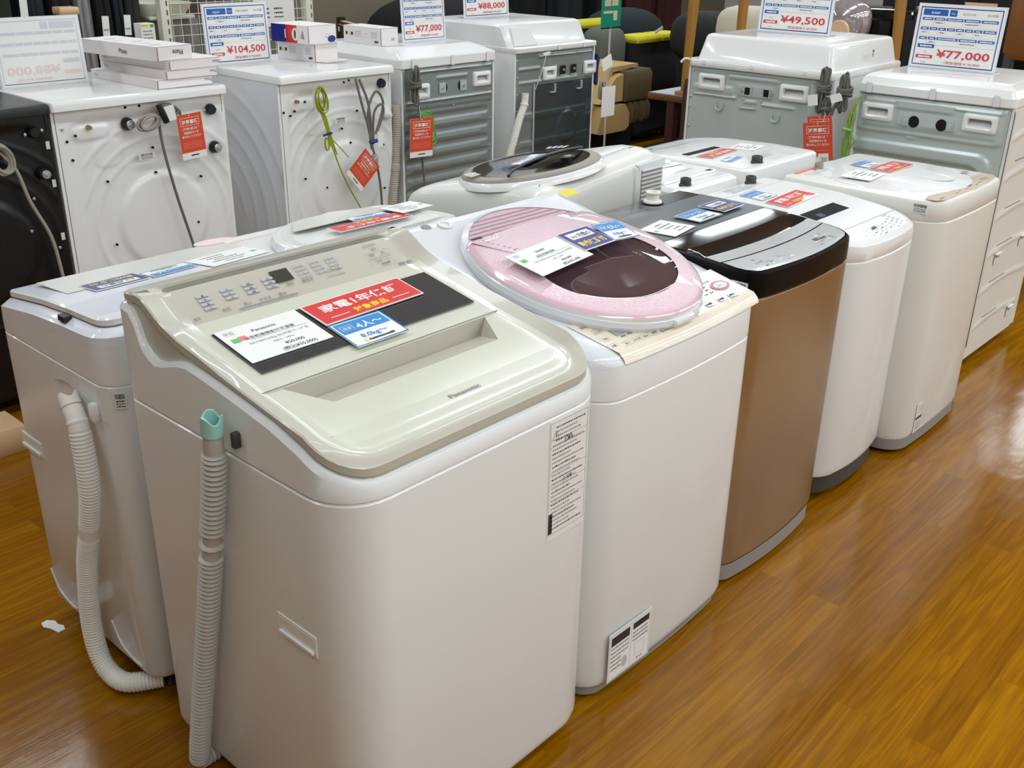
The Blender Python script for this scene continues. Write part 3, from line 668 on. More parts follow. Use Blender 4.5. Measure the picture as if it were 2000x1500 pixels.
    printed_card('warranty_card', 'navy warranty card washed out by glare on the dark grey lid', 'warranty card', 'navy warranty cards', [(2.261, 1.398, .8412), (2.361, 1.4, .8412), (2.367, 1.322, .8412), (2.263, 1.318, .8412)], d_navy, .0014, .005)
build_C()
# ================================================================ fourth: plain white, black hand pocket, bowed front
def tap_cap(t, x, y, z, m=DGREY, r=.016):
    b = MB(); f = Fr((x, y, z), X, Y); b.lathe([(r*1.1, 0), (r*1.1, .004), (r, .005), (r, .018), (r*.9, .021), (r*.55, .021), (r*.5, .01)], f, m, 20); b.slab(f, -r*1.7, -r*.8, -.006, .006, 0, .006, m, .001); return b.build('tap_connector', t)
def build_D():
    x0, x1, y0, y1 = 2.435, 2.885, 1.05, 1.56
    t = thing('washing_machine', 'white washing machine with a bowed front and black hand pocket in its lid', 'washing machine', ((x0+x1)/2, (y0+y1)/2, 0), 'top loading washing machines')
    a = (x0, x1, y0, y1, .085, .03); bow = .03; ys = (1.17, 1.21, 1.25, 1.29, 1.35, 1.43, 1.5)
    cabinet(t, a, .085, .722, WHITE, bow, ys); feet(t, x0, x1, y0, y1, .05)
    b = MB(); h = half_ring(*inset(a, .012), ys, 7, bow); b.loft([ring3(h, .03), ring3(h, .09)], DGREY, True); b.build('base', t)
    def zD(x, y): return lerp([(1.02, .768), (1.06, .773), (1.1, .779), (1.17, .790), (1.29, .803), (1.43, .808), (1.56, .806)], y)
    H = [half_ring(*inset(a, d), ys, 7, bow) for d in (.004, 0, .003, .012, .026)]
    b = MB(); b.loft([ring3(H[0], .72), ring3(H[1], .726), ring3(H[1], lambda x, y: zD(x, y)-.02), ring3(H[2], lambda x, y: zD(x, y)-.008), ring3(H[3], lambda x, y: zD(x, y)-.002), ring3(H[4], zD)], WHITE2)
    b.cap(H[4], zD, lambda y: WHITE2 if (y > 1.475 or y < 1.12) else None)
    b.build('top_frame', t)
    b = MB(); b.cap(H[4], lambda x, y: zD(x, y)+.0005, lambda y: WHITE if 1.12 < y < 1.475 else None)
    lid = b.build('lid', t)
    f = Fr((2.645, 1.225, zD(0, 1.225)+.0006), X, (0, .1, .0125)); b = MB(); b.rect(f, -.1, .098, -.026, .026, HOLE); b.rect(f, -.06, -.03, -.02, .0, NAVYW, .001); b.build('hand_pocket', lid)
    b = MB()
    for y in (1.12, 1.475): b.box(x0+.02, x1-.02, y-.001, y+.001, zD(0, y), zD(0, y)+.001, INKL)
    b.build('lid_seam', t)
    f = Fr((x0, 1.06, zD(0, 1.065)+.0012), X, (0, .1, .014)); b = MB()
    for j in range(4):
        for k in range(9): b.greek(f, .12+.028*k, .135+.028*k, .0+.013*j-.02*(1-((k-4)/4)**2), .004, INKG if (j+k) % 3 else INK, j*9+k)
    b.rect(f, .2, .225, .016, .026, DGREY, .001); b.greek(f, .33, .36, .05, .006, INKL, 3); b.build('control_print', t)
    tap_cap(t, 2.766, 1.532, zD(0, 1.53)); b = MB(); f = Fr((2.6, 1.48, .808), X, Y)
    for k in range(4): b.greek(f, .0, .11, .012+.011*k, .006, INKL, k)
    b.build('rear_print', t)
    g = lambda x, y: (x, y, zD(x, y)+.001)
    printed_card('capacity_card', 'blue and white capacity card on white lid with the black pocket', 'capacity card', 'blue capacity cards', [g(2.589, 1.458), g(2.675, 1.462), g(2.671, 1.384), g(2.582, 1.386)], d_blue('1～2人', '4.5kg～'), lift=.001)
    printed_card('warranty_card', 'red warranty card on the white lid with black pocket', 'warranty card', 'red warranty cards', [g(2.578, 1.371), g(2.783, 1.387), g(2.778, 1.312), g(2.574, 1.3)], d_red, lift=.001)
build_D()
# ================================================================ fifth: warm white with a beige control strip, end of the front row
def build_E():
    x0, x1, y0, y1 = 2.9, 3.42, 1.0, 1.505
    t = thing('washing_machine', 'warm white washing machine with a beige control strip, last of the front row', 'washing machine', ((x0+x1)/2, (y0+y1)/2, 0), 'top loading washing machines')
    a = (x0, x1, y0, y1, .075, .03); bow = .012; ys = (1.1, 1.2, 1.3, 1.4)
    cabinet(t, a, .05, .752, WARMW, bow, ys); feet(t, x0, x1, y0, y1, .02)
    b = MB(); h = half_ring(*inset(a, .004), ys, 7, bow); b.loft([ring3(h, .018), ring3(h, .054)], GREYB, True); b.build('base', t)
    H = [half_ring(*inset(a, d), ys, 7, bow) for d in (.004, 0, .004, .014)]
    b = MB(); b.loft([ring3(H[0], .75), ring3(H[1], .756), ring3(H[1], .802), ring3(H[2], .81), ring3(H[3], .814)], WARMW); b.cap(H[3], .814, WARMW); b.build('top_frame', t)
    cx, cy, r = 3.165, 1.262, .222
    b = MB(); f = Fr((cx, cy, .814), X, Y); b.lathe([(r+.012, .0), (r+.01, .003), (r, .003), (r-.02, .0045), (r*.6, .008), (.002, .009)], f, WHITE2, 64, False, False)
    b.lathe([(.05, .0082), (.045, .006), (.03, .006)], f.at(.03, -.13), WARMW, 24, False); b.rect(f, -.19, .19, .17, .172, INKL, .0052); lid = b.build('lid', t)
    b = MB(); top = []; n = 20
    lo = [(2.893+.0, 1.035), (2.912, .996+.004), (3.0, .993), (3.165, .9905), (3.3, .996), (3.385, 1.01)]
    P = [(2.915, 1.05), (2.918, 1.02), (2.94, 1.008), (3.0, 1.002), (3.165, .9965), (3.3, 1.002), (3.37, 1.012), (3.395, 1.03), (3.39, 1.062), (3.30, 1.066), (3.25, 1.056), (3.2, 1.043), (3.13, 1.036), (3.06, 1.04), (3.0, 1.054), (2.96, 1.06)]
    b.prism([(x-cx, y-cy+.005) for x, y in P], f, .0018, BEIGE2); 
    b.rect(f, .0, .035, -.236, -.228, DGREY, .0022); b.disc(f, .15, -.228, .03, .008, TAUPE, .0022)
    for k in range(6): b.greek(f, -.12+.04*k, -.1+.04*k, -.245+.006*(k % 2), .004, INKT, k, .0022)
    b.greek(f, -.22, -.19, -.24, .005, INKT, 3, .0022); b.build('control_panel', t)
    tap_cap(t, 3.065, 1.462, .814, TAUPE, .014); b = MB(); b.rect(f, -.215, -.07, .212, .228, SALM, .0012)
    b.rect(f, .16, .2, -.165, -.15, TAUPE, .006)
    for k in range(3): b.greek(f, -.2, -.05, .195-.012*k, .006, GHOSTR, k, .0012)
    b.build('rear_print', t)
    sticker(t, Fr((x0-.0005, 1.082, .776), -Y, Z), .045, .028, 6)
    b = MB(); f = Fr((x0, 1.085, .515), -Y, Z); b.frame(f, -.018, .018, -.03, .03, .005, INKL, .002); b.rect(f, -.008, .008, -.018, .018, TAUPE, .003); b.rect(f, -.014, .014, -.064, -.058, TAUPE, .001); b.build('side_latch', t)
    f = Fr((2.995, y0-.0085, .06), X, Z); b = MB(); b.slab(f, 0, .105, 0, .1, 0, .0008, WARMW)
    for k in range(3): b.greek(f, .01, .1, .085-.009*k, .004, INKL, k, .0011)
    b.rect(f, .003, .05, .045, .054, INK, .0011); b.rect(f, .054, .1, .045, .054, INK, .0011); b.rect(f, .01, .045, .008, .035, INKL, .0011); b.greek(f, .055, .095, .02, .01, INKL, 4, .0011); b.build('caution_label', t)
    sticker(t, Fr((3.36, y0+.008, .71), X+Y*.3, Z), .04, .035, 7, 'bar', WARMW)
    g = lambda x, y: (x, y, .8235)
    printed_card('capacity_card', 'small blue and white card on round lid of the end machine', 'capacity card', 'blue capacity cards', [g(3.163, 1.408), g(3.255, 1.396), g(3.25, 1.337), g(3.155, 1.336)], d_blue('1～2人', '5.5kg～'))
    printed_card('warranty_card', 'red warranty card on round lid of the machine with a beige control strip', 'warranty card', 'red warranty cards', [g(3.156, 1.335), g(3.322, 1.328), g(3.324, 1.258), g(3.138, 1.255)], d_red)
    printed_card('price_card', 'white price card on round lid of the machine with beige control strip', 'price card', 'price cards on the washers', [g(2.973, 1.351), g(3.1, 1.354), g(3.112, 1.264), g(2.98, 1.252)], d_small(8))
build_E()
# ================================================================ second row, backs towards us, lettering reads from the far side
def build_F():
    x0, x1, y0, y1 = .745, 1.272, 1.645, 2.105
    t = thing('washing_machine', 'white washing machine with a lilac tinted flat lid, white hose on its left side', 'washing machine', ((x0+x1)/2, (y0+y1)/2, 0), 'top loading washing machines')
    a = (x0, x1, y0, y1, .05, .04); ys = (1.712, 1.812, 1.921, 2.0)
    cabinet(t, a, .06, .73, WHITE, 0, ys, .012); feet(t, x0, x1, y0, y1, .06)
    def zF(x, y): return lerp([(1.6, .838), (1.663, .837), (1.712, .832), (1.812, .827), (1.921, .818), (2.068, .798), (2.11, .786)], y)
    H = [half_ring(*inset(a, d), ys, 7) for d in (.004, 0, .001, .02, .024)]
    b = MB(); b.loft([ring3(H[0], .728), ring3(H[1], .733), ring3(H[1], lambda x, y: zF(x, y)-.035)], WHITE)
    b.loft([ring3(H[1], lambda x, y: zF(x, y)-.035), ring3(H[2], lambda x, y: zF(x, y)-.012), ring3(H[3], lambda x, y: zF(x, y)), ring3(H[4], zF)], LILAC); b.cap(H[4], zF, LILAC); b.build('top_frame', t)
    b = MB(); al = (x0+.022, x1-.022, 1.672, 2.092, .03, .03); h = [half_ring(*inset(al, d), ys, 6) for d in (.004, 0, 0, .004)]
    b.loft([ring3(h[0], lambda x, y: zF(x, y)+.001), ring3(h[1], lambda x, y: zF(x, y)+.004), ring3(h[2], lambda x, y: zF(x, y)+.014), ring3(h[3], lambda x, y: zF(x, y)+.017)], WHITE2); b.cap(h[3], lambda x, y: zF(x, y)+.017, LILAC)
    lid = b.build('lid', t)
    f = Fr((.96, 1.8, zF(0, 1.8)+.0175), X, (0, .1, -.008)); b = MB(); b.rect(f, -.15, .28, .1, .24, TRANSL, .0006); b.disc(f, .27, .25, .05, .03, GHOSTR, .0012)
    b.greek(f, -.12, .2, -.1, .008, INKL, 3); b.rect(f, -.17, .29, -.085, -.084, INKL); b.build('lid_print', lid)
    b = MB(); b.box(x0+.004, x0+.02, 1.79, 1.815, .822, .833, BLACK); b.build('lid_hinge', t)
    b = MB(); fr = Fr((x0, 2.045, .48), -Y, Z); b.slab(fr, -.046, .046, -.018, .018, -.002, .0015, WHITE2, .001); b.slab(fr, -.04, .04, -.01, .014, .0012, .0018, WARMW); b.slab(fr, -.042, .04, -.016, -.006, .0015, .006, WHITE2, .002); b.build('side_handle', t)
    sticker(t, Fr((.757, y0+.0075, .69), X+Y*-.75, Z), .02, .032, 11)
    for yy, sgn in ((2.02, 1), (1.74, 1)):
        b = MB(); b.tube(spl([(x0-.0005, yy+.06, .15), (x0-.0005, yy+.03, .105), (x0-.0005, yy-.02, .09), (x0-.0005, yy-.05, .092)], 6), .0025, WHITE, 6); b.build('cabinet_rib', t)
    ho, pts, tot = hose(t, [(.722, 1.757, .672), (.717, 1.728, .63), (.714, 1.722, .517), (.714, 1.76, .4), (.714, 1.797, .31), (.714, 1.83, .165), (.714, 1.825, .075), (.716, 1.79, .036), (.73, 1.74, .028), (.79, 1.70, .028)], .0212, HOSEW, .0072, .0026, ((0, .03, .0005, 0), (.036, .05, 0.001, 0), (.27, .30, .001, 0)))
    ax = (pts[0]-pts[4]).normalized(); f = Fr(pts[0], ax.orthogonal(), ax.cross(ax.orthogonal())); n = 20; rim = [.022+.007*sin(3*2*pi*k/n) for k in range(n)]
    b = MB()
    def circ(r, hs): return [f.p(r*cos(2*pi*k/n), r*sin(2*pi*k/n), hs[k] if isinstance(hs, list) else hs) for k in range(n)]
    b.loft([circ(.0195, 0), circ(.0185, rim), circ(.0155, rim), circ(.0155, -.01)], HOSEW); b.disc(f, 0, 0, .0155, .0155, GREYB, -.01); b.build('hose_cuff', ho)
    b = MB(); b.box(x0-.014, x0+.001, 1.695, 1.712, .655, .69, WHITE2, .003); b.tube(spl([(x0-.003, 1.86, .69), (x0-.003, 1.8, .7), (x0-.003, 1.72, .675), (x0-.003, 1.67, .66)], 5), .0012, HOSEB, 5); b.build('hose_clip', t)
    g = lambda x, y: (x, y, zF(x, y)+.0175)
    # reading side is the far side: first corner is near right
    def rq(xa, xb, ya, yb): return [g(xb, ya), g(xa, ya), g(xa, yb), g(xb, yb)]
    printed_card('warranty_card', 'navy warranty card lying upside down on the lilac tinted lid', 'warranty card', 'navy warranty cards', rq(.847, .965, 1.863, 1.934)[2:]+rq(.847, .965, 1.863, 1.934)[:2] and [g(.965, 1.864), g(.846, 1.861), g(.849, 1.931), g(.967, 1.936)], d_navy, lift=.0012)
    printed_card('capacity_card', 'light blue and white capacity card upside down on the lilac tinted lid', 'capacity card', 'blue capacity cards', [g(1.075, 1.866), g(.97, 1.861), g(.968, 1.91), g(1.077, 1.924)], d_blue('1～2人', '5.0kg～'), lift=.0012)
    printed_card('price_card', 'white price card lying upside down on the lilac tinted lid', 'price card', 'price cards on the washers', [g(1.25, 1.842), g(1.092, 1.832), g(1.089, 1.924), g(1.238, 1.944)], d_small(12), lift=.0012)
build_F()
def build_G():
    x0, x1, y0, y1 = 1.286, 1.845, 1.625, 2.175
    t = thing('washing_machine', 'white washing machine with a bowl shaped round lid and dark slot window, behind nearest washer', 'washing machine', ((x0+x1)/2, (y0+y1)/2, 0), 'top loading washing machines')
    a = (x0, x1, y0, y1, .04, .05); ys = (1.7, 1.85, 1.95, 2.05); cabinet(t, a, .05, .735, WHITE, 0, ys); feet(t, x0, x1, y0, y1, .05)
    def zG(x, y): return lerp([(1.6, .815), (1.8, .81), (1.984, .805), (2.09, .798), (2.18, .786)], y)
    H = [half_ring(*inset(a, d), ys, 7) for d in (.004, 0, .002, .01, .02, .026)]
    b = MB(); b.loft([ring3(H[0], .733), ring3(H[1], .738), ring3(H[1], lambda x, y: zG(x, y)-.012), ring3(H[2], lambda x, y: zG(x, y)-.003), ring3(H[3], zG), ring3(H[4], lambda x, y: zG(x, y)-.001), ring3(H[5], lambda x, y: zG(x, y)-.008)], WARMW)
    b.cap(H[5], lambda x, y: zG(x, y)-.008, lambda y: BEIGE2 if y > 2.1 else WHITE2); b.build('top_frame', t)
    cx, cy, r = 1.565, 1.875, .243; R = Matrix.Translation((cx, cy, zG(0, cy)-.006)) @ Matrix.Rotation(-.05, 4, 'X'); n = 56
    b = MB(); b.M = R
    def c(rr, h, lim=-.045): return [(rr*cos(2*pi*k/n), max(lim, rr*sin(2*pi*k/n)), h) for k in range(n)]
    b.loft([c(r, 0), c(r+.004, .012), c(r-.004, .022), c(r-.02, .026), c(r-.05, .022), c(r-.09, .018)], [WHITE2, WHITE2, WHITE2, TRANSL, WHITE2], False, True); lid = b.build('lid', t)
    f = Fr((cx, cy, zG(0, cy)+.0205), X, (0, 1, -.05)); b = MB()
    b.rect(f, -.055, .035, .165, .205, HOLE, .001); b.build('lid_window', lid)
    b = MB(); b.poly([f.p(-.15, .12, .0016), f.p(.19, .12, .0016), f.p(.14, .19, .0012), f.p(.04, .228, .0012), f.p(.0, .215, .0012), f.p(-.09, .205, .0012)], TRANSL); b.rect(f, -.15, .19, .114, .121, TAUPE, .0018); b.build('lid_grip', lid)
    b = MB(); f0 = Fr((1.31, 1.79, zG(0, 1.79)-.006), X, Y)
    b.rect(f0, .0, .5, .0, .004, INKL); b.disc(f0, .41, .045, .018, .012, GREYB, .001); b.build('hinge_strip', t)
    g = lambda x, y, d=0: (x, y, zG(x, y)+.018+d)
    printed_card('warranty_card', 'red warranty card upside down on the bowl shaped lid, glare on one end', 'warranty card', 'red warranty cards', [g(1.711, 1.898), g(1.478, 1.897), g(1.486, 1.958), g(1.712, 1.946)], d_red, lift=.004)
    printed_card('capacity_card', 'blue and white card upside down on the bowl shaped lid', 'capacity card', 'blue capacity cards', [g(1.697, 1.955), g(1.59, 1.966), g(1.58, 2.005), g(1.695, 1.99)], d_blue('3～4人', '7.0kg～'), lift=.001)
    printed_card('price_card', 'white price card upside down at right end of the bowl shaped lid', 'price card', 'price cards on the washers', [g(1.832, 1.925, .004), g(1.725, 1.922, .004), g(1.69, 1.998, .004), g(1.806, 2.008, .004)], d_small(15), lift=.004)
build_G()
def build_H():
    x0, x1, y0, y1 = 1.918, 2.435, 1.635, 2.22
    t = thing('washing_machine', 'large white washer dryer with a dark oval glass lid and a side vent grille', 'washing machine', ((x0+x1)/2, (y0+y1)/2, 0), 'top loading washing machines')
    a = (x0, x1, y0, y1, .05, .12); ys = (1.7, 1.75, 1.8, 1.87, 1.93, 2.0, 2.05)
    cabinet(t, a, .05, .70, WHITE, 0, ys); feet(t, x0, x1, y0, y1, .05)
    def P(y): return lerp([(1.6, .889), (1.66, .893), (1.72, .899), (1.8, .888), (1.93, .868), (2.03, .85), (2.1, .832), (2.16, .81), (2.2, .785), (2.23, .76)], y)
    def zH(x, y): return P(y)+.1*(x-1.95)*max(0, min(1, (2.25-y)/.5))
    H = [half_ring(*inset(a, d), ys, 7) for d in (.004, 0, .004, .016, .04, .07)]
    b = MB(); b.loft([ring3(H[0], .697), ring3(H[1], .703), ring3(H[1], lambda x, y: zH(x, y)-.045), ring3(H[2], lambda x, y: zH(x, y)-.022), ring3(H[3], lambda x, y: zH(x, y)-.008), ring3(H[4], zH), ring3(H[5], lambda x, y: zH(x, y)+.002)], WARMW)
    b.cap(H[5], lambda x, y: zH(x, y)+.002, WHITE2); b.build('top_frame', t, 50)
    n = 48; cx, cy, ra, rb = 2.108, 1.845, .185, .2
    nrm = V((-.1, .15, 1)).normalized(); u = V((1, 0, .1)).normalized(); v = nrm.cross(u)
    f = Fr((cx, cy, zH(cx, cy)+.002), u, v); b = MB()
    def el(s, h): return [f.p(ra*s*cos(2*pi*k/n), rb*s*sin(2*pi*k/n), h) for k in range(n)]
    b.loft([el(1.06, -.012), el(1.04, .004), el(1.0, .008)], WHITE2); b.build('lid_surround', t, 50)
    b = MB(); b.loft([el(1.01, .006), el(.99, .012), el(.96, .015)], GREYB); b.loft([el(.96, .015), el(.86, .0185)], TAUPE); b.loft([el(.86, .0185), el(.8, .017), el(.4, .021)], GLOSSK, False, True); lid = b.build('lid', t, 40)
    pth = spl([f.p(-.165, -.075, .024), f.p(-.12, -.06, .032), f.p(0, -.055, .036), f.p(.1, -.07, .033), f.p(.155, -.06, .024)], 6); b = MB(); b.tube(pth, .0045, BLACK, 8); b.build('lid_handle', lid)
    b = MB(); b.lathe([(.02, .022), (.02, .026), (.012, .026)], f.at(.045, -.1), BLACK, 18); b.lathe([(.01, .02), (.01, .028)], f.at(.045, -.1), SILV, 12)
    for k in range(4): b.rect(f.at(0, 0, 0, 2.55+.09*k), ra*.83, ra*1.0, -.006, .006, WHITE2, .0225); b.rect(f.at(0, 0, 0, .1+.1*k), ra*.86, ra*1.02, -.006, .006, WHITE2, .0225)
    b.build('lid_knob', lid)
    # vent block at the near right corner
    b = MB(); b.box(2.30, 2.437, y0-.006, y0+.06, .79, .905, WARMW, .006); b.box(2.315, 2.428, y0-.008, y0, .80, .893, WHITE2, .002)
    for k in range(8): b.slab(Fr((2.325, y0-.008, .806+.0115*k), X, (0, -.5, 1)), 0, .095, 0, .004, 0, .003, GREYB); b.slab(Fr((2.325, y0-.009, .811+.0115*k), X, (0, -.3, 1)), 0, .095, 0, .005, 0, .003, WHITE2)
    b.build('vent_grille', t)
    b = MB(); b.loft([[(2.315, y0+.03, .915), (2.43, y0+.03, .924), (2.43, y0+.1, .924), (2.315, y0+.1, .92)][0:4], [(2.312, y0-.007, .908), (2.437, y0-.007, .915), (2.437, y0+.1, .912), (2.312, y0+.1, .912)], [(2.32, y0-.008, .885), (2.438, y0-.008, .893), (2.438, y0+.1, .89), (2.32, y0+.1, .89)]][::-1], SILK, True, True); b.build('vent_cap', t)
    b = MB(); b.box(2.438, 2.452, y0+.005, y0+.02, .855, .90, WARMW, .003); b.box(2.437, 2.46, y0+.01, y0+.03, .845, .858, WARMW, .002); b.build('power_clip', t)
    printed_card('capacity_card', 'pale blue card inside the dark oval glass lid', 'capacity card', 'blue capacity cards', [f.p(.09, -.005, .0235), f.p(-.03, -.03, .0235), f.p(-.06, .02, .0235), f.p(.06, .045, .0235)], d_blue('4人～', '9.0kg～'), lift=.002)
build_H()
def build_I():
    x0, x1, y0, y1 = 2.46, 2.808, 1.585, 2.05
    t = thing('washing_machine', 'low white washing machine between the vent grille and white lid with a black slot', 'washing machine', ((x0+x1)/2, (y0+y1)/2, 0), 'top loading washing machines')
    a = (x0, x1, y0, y1, .04, .04); cabinet(t, a, .05, .73, WHITE); feet(t, x0, x1, y0, y1, .05)
    H = [half_ring(*inset(a, d), (1.7, 1.8, 1.9), 7) for d in (.004, 0, .004, .018, .03)]
    b = MB(); b.loft([ring3(H[0], .728), ring3(H[1], .733), ring3(H[1], .798), ring3(H[2], .81), ring3(H[3], .818), ring3(H[4], .82)], WHITE2); b.cap(H[4], .82, WHITE2); b.build('top_frame', t)
    b = MB(); b.box(x0+.03, x1-.03, 1.66, 2.0, .818, .826, WHITE, .004); lid = b.build('lid', t)
    tap_cap(t, 2.545, 1.622, .82); f = Fr((2.76, 1.67, .8265), X, Y); b = MB(); b.rect(f, -.025, .0, -.008, .008, DGREY); b.rect(f, -.12, -.03, .05, .054, INKL); b.build('lid_print', lid)
    g = lambda x, y: (x, y, .827)
    printed_card('warranty_card', 'red warranty card mostly hidden behind the vent grille', 'warranty card', 'red warranty cards', [g(2.65, 1.775), g(2.50, 1.775), g(2.50, 1.84), g(2.65, 1.84)], d_red)
    printed_card('price_card', 'white price card on low lid right of the vent grille', 'price card', 'price cards on the washers', [g(2.765, 1.768), g(2.66, 1.785), g(2.66, 1.87), g(2.77, 1.86)], d_small(20))
build_I()
def build_J():
    x0, x1, y0, y1 = 2.83, 3.3, 1.575, 2.1
    t = thing('washing_machine', 'white washing machine with a long black slot in its lid', 'washing machine', ((x0+x1)/2, (y0+y1)/2, 0), 'top loading washing machines')
    a = (x0, x1, y0, y1, .035, .09); ys = (1.65, 1.75, 1.85, 1.95); cabinet(t, a, .05, .725, WHITE, 0, ys); feet(t, x0, x1, y0, y1, .05)
    def zJ(x, y): return lerp([(1.57, .824), (1.75, .826), (1.95, .818), (2.1, .800)], y)
    H = [half_ring(*inset(a, d), ys, 7) for d in (.004, 0, .002, .01, .03)]
    b = MB(); b.loft([ring3(H[0], .723), ring3(H[1], .728), ring3(H[1], lambda x, y: zJ(x, y)-.016), ring3(H[2], lambda x, y: zJ(x, y)-.005), ring3(H[3], zJ), ring3(H[4], lambda x, y: zJ(x, y)+.001)], WHITE2); b.cap(H[4], lambda x, y: zJ(x, y)+.001, WHITE2); b.build('top_frame', t)
    b = MB(); f = Fr((3.0, 1.86, zJ(0, 1.86)+.0016), X, (0, 1, -.03)); b.rect(f, -.1, .1, -.014, .014, HOLE); b.build('hand_pocket', t)
    b = MB(); b.rect(f, -.13, .26, -.165, -.163, INKL); b.rect(f, -.13, .26, .1, .102, INKL); b.rect(f, -.11, -.08, .14, .15, DGREY)
    for k in range(3): b.greek(f, -.02, .12, -.185-.012*k, .007, INKL, k)
    for k in range(3): b.greek(f, -.04, .2, .13+.013*k, .006, INKL, k+5)
    b.build('lid_print', t); tap_cap(t, 2.965, 1.628, zJ(0, 1.63), DGREY, .018)
    g = lambda x, y: (x, y, zJ(x, y)+.0015)
    printed_card('warranty_card', 'red warranty card upside down behind the long black lid slot', 'warranty card', 'red warranty cards', [g(3.083, 1.767), g(2.903, 1.752), g(2.883, 1.812), g(3.078, 1.829)], d_red)
    printed_card('capacity_card', 'blue card upside down next to the tap connector, near long black lid slot', 'capacity card', 'blue capacity cards', [g(3.018, 1.702), g(2.915, 1.689), g(2.897, 1.711), g(2.985, 1.735)], d_blue('1～2人', '5.0kg～'))
    printed_card('price_card', 'white price card upside down on lid with the long black slot', 'price card', 'price cards on the washers', [g(3.243, 1.745), g(3.11, 1.727), g(3.12, 1.82), g(3.21, 1.833)], d_small(24))
build_J()
# ================================================================ back row: drum washers seen from behind
CUR = None
def NB():
    b = MB(); b.M = CUR; return b
def sdf(a, c, ca, cb, ha, hb, r):
    qx, qy = abs(a-ca)-ha+r, abs(c-cb)-hb+r
    return min(max(qx, qy), 0)+math.hypot(max(qx, 0), max(qy, 0))-r
def rib(a0, a1, b0, b1, d=.006, s=.006, r=.008):
    return lambda a, c: d*ease(.5-sdf(a, c, (a0+a1)/2, (b0+b1)/2, abs(a1-a0)/2, abs(b1-b0)/2, min(r, abs(b1-b0)/2, abs(a1-a0)/2))/s)
def ring(ca, cb, r, wd, d=.005, t0=-400, t1=400):
    def f(a, c):
        q = abs(math.hypot(a-ca, c-cb)-r); v = d*ease(1-q/wd)
        if v and t0 > -360:
            g = math.degrees(math.atan2(c-cb, a-ca)); g = g if g > -90 else g+360
            v *= ease(min(g-t0, t1-g)/6+.5)
        return v
    return f
def dish(ca, cb, r, d, s=.02): return lambda a, c: d*ease((r-math.hypot(a-ca, c-cb))/s+.5)
def field(t, fr, a0, a1, b0, b1, fns, m, name, step=.0065, hole=None, split=None):
    """pressed sheet panel: a grid raised by the sum of the pressings"""
    b = NB(); na, nb = max(2, int((a1-a0)/step)), max(2, int((b1-b0)/step)); ids = []
    for j in range(nb+1):
        row = []
        for i in range(na+1):
            a, c = a0+(a1-a0)*i/na, b0+(b1-b0)*j/nb; row.append(b.V(fr.p(a, c, sum(f(a, c) for f in fns))))
        ids.append(row)
    for j in range(nb):
        c = b0+(b1-b0)*(j+.5)/nb
        for i in range(na):
            a = a0+(a1-a0)*(i+.5)/na
            if hole and hole(a, c): continue
            b.F((ids[j][i], ids[j][i+1], ids[j+1][i+1], ids[j+1][i]), m if not split else split(a, c))
    return b.build(name, t, 60)
def grip(t, fr, a, c, wd=.1, hg=.055):
    """recessed white hand hold on a rear panel"""
    b = NB(); f = fr.at(a, c); w2, h2 = wd/2, hg/2
    def rr(dx, h, r=.008):
        o = []
        for sx, sy, t0 in ((1, -1, -90), (1, 1, 0), (-1, 1, 90), (-1, -1, 180)):
            for k in range(4): q = radians(t0+30*k); o.append(f.p(sx*(w2-dx-r)+r*cos(q), sy*(h2-dx-r)+r*sin(q), h))
        return o
    b.loft([rr(-.004, -.001), rr(-.002, .008), rr(.002, .011), rr(.011, .011), rr(.014, .008), rr(.015, -.002)], WHITE2)
    b.loft([[f.p(-w2+.014, -h2+.014, .004), f.p(w2-.014, -h2+.014, .004), f.p(w2-.014, h2-.014, -.028), f.p(-w2+.014, h2-.014, -.028)], [f.p(-w2+.014, h2-.014, .006)]*1+[f.p(w2-.014, h2-.014, .006)]*1+[f.p(w2-.014, h2-.014, -.028), f.p(-w2+.014, h2-.014, -.028)]][:1], WHITE2, False, True)
    b.poly([f.p(-w2+.014, h2-.014, .006), f.p(w2-.014, h2-.014, .006), f.p(w2-.014, h2-.014, -.028), f.p(-w2+.014, h2-.014, -.028)][::-1], GREYB)  # inner top wall coloured grey to paint the shade in the recess
    for s in (-1, 1): b.poly([f.p(s*(w2-.014), -h2+.014, .004), f.p(s*(w2-.014), h2-.014, .006), f.p(s*(w2-.014), h2-.014, -.028)][::s], WHITE2)
    return b.build('rear_handle', t)
def ghole(a, c, wd=.1, hg=.055): return lambda p, q: abs(p-a) < wd/2-.015 and abs(q-c) < hg/2-.015
def plug(t, fr, a, c, r=.018, m=BLACK, hd=None, name='transit_bolt'):
    b = NB(); f = fr.at(a, c); b.lathe([(r*1.15, 0), (r*1.1, .008), (r, .012), (r*.92, .016)], f, m, 20)
    if hd:
        g = f.at(.004, -.002, .014); b.lathe([(r*.82, 0), (r*.8, .006), (r*.7, .008)], g, hd, 20); b.lathe([(r*.4, .008), (r*.38, .014)], g, hd, 6)
    return b.build(name, t)
def dots(t, fr, P, r=.004, m=HOLE, h=.004, name='screw_holes'):
    for a, c in P:
        b = NB(); b.lathe([(r, -.002), (r, h), (r*.7, h+.001)], fr.at(a, c), m, 8); b.build('screw', t)
def cord(t, path, r, m, name='power_cord', n=6, k=8):
    b = NB(); b.tube(spl(path, k), r, m, n); return b.build(name, t, 80)
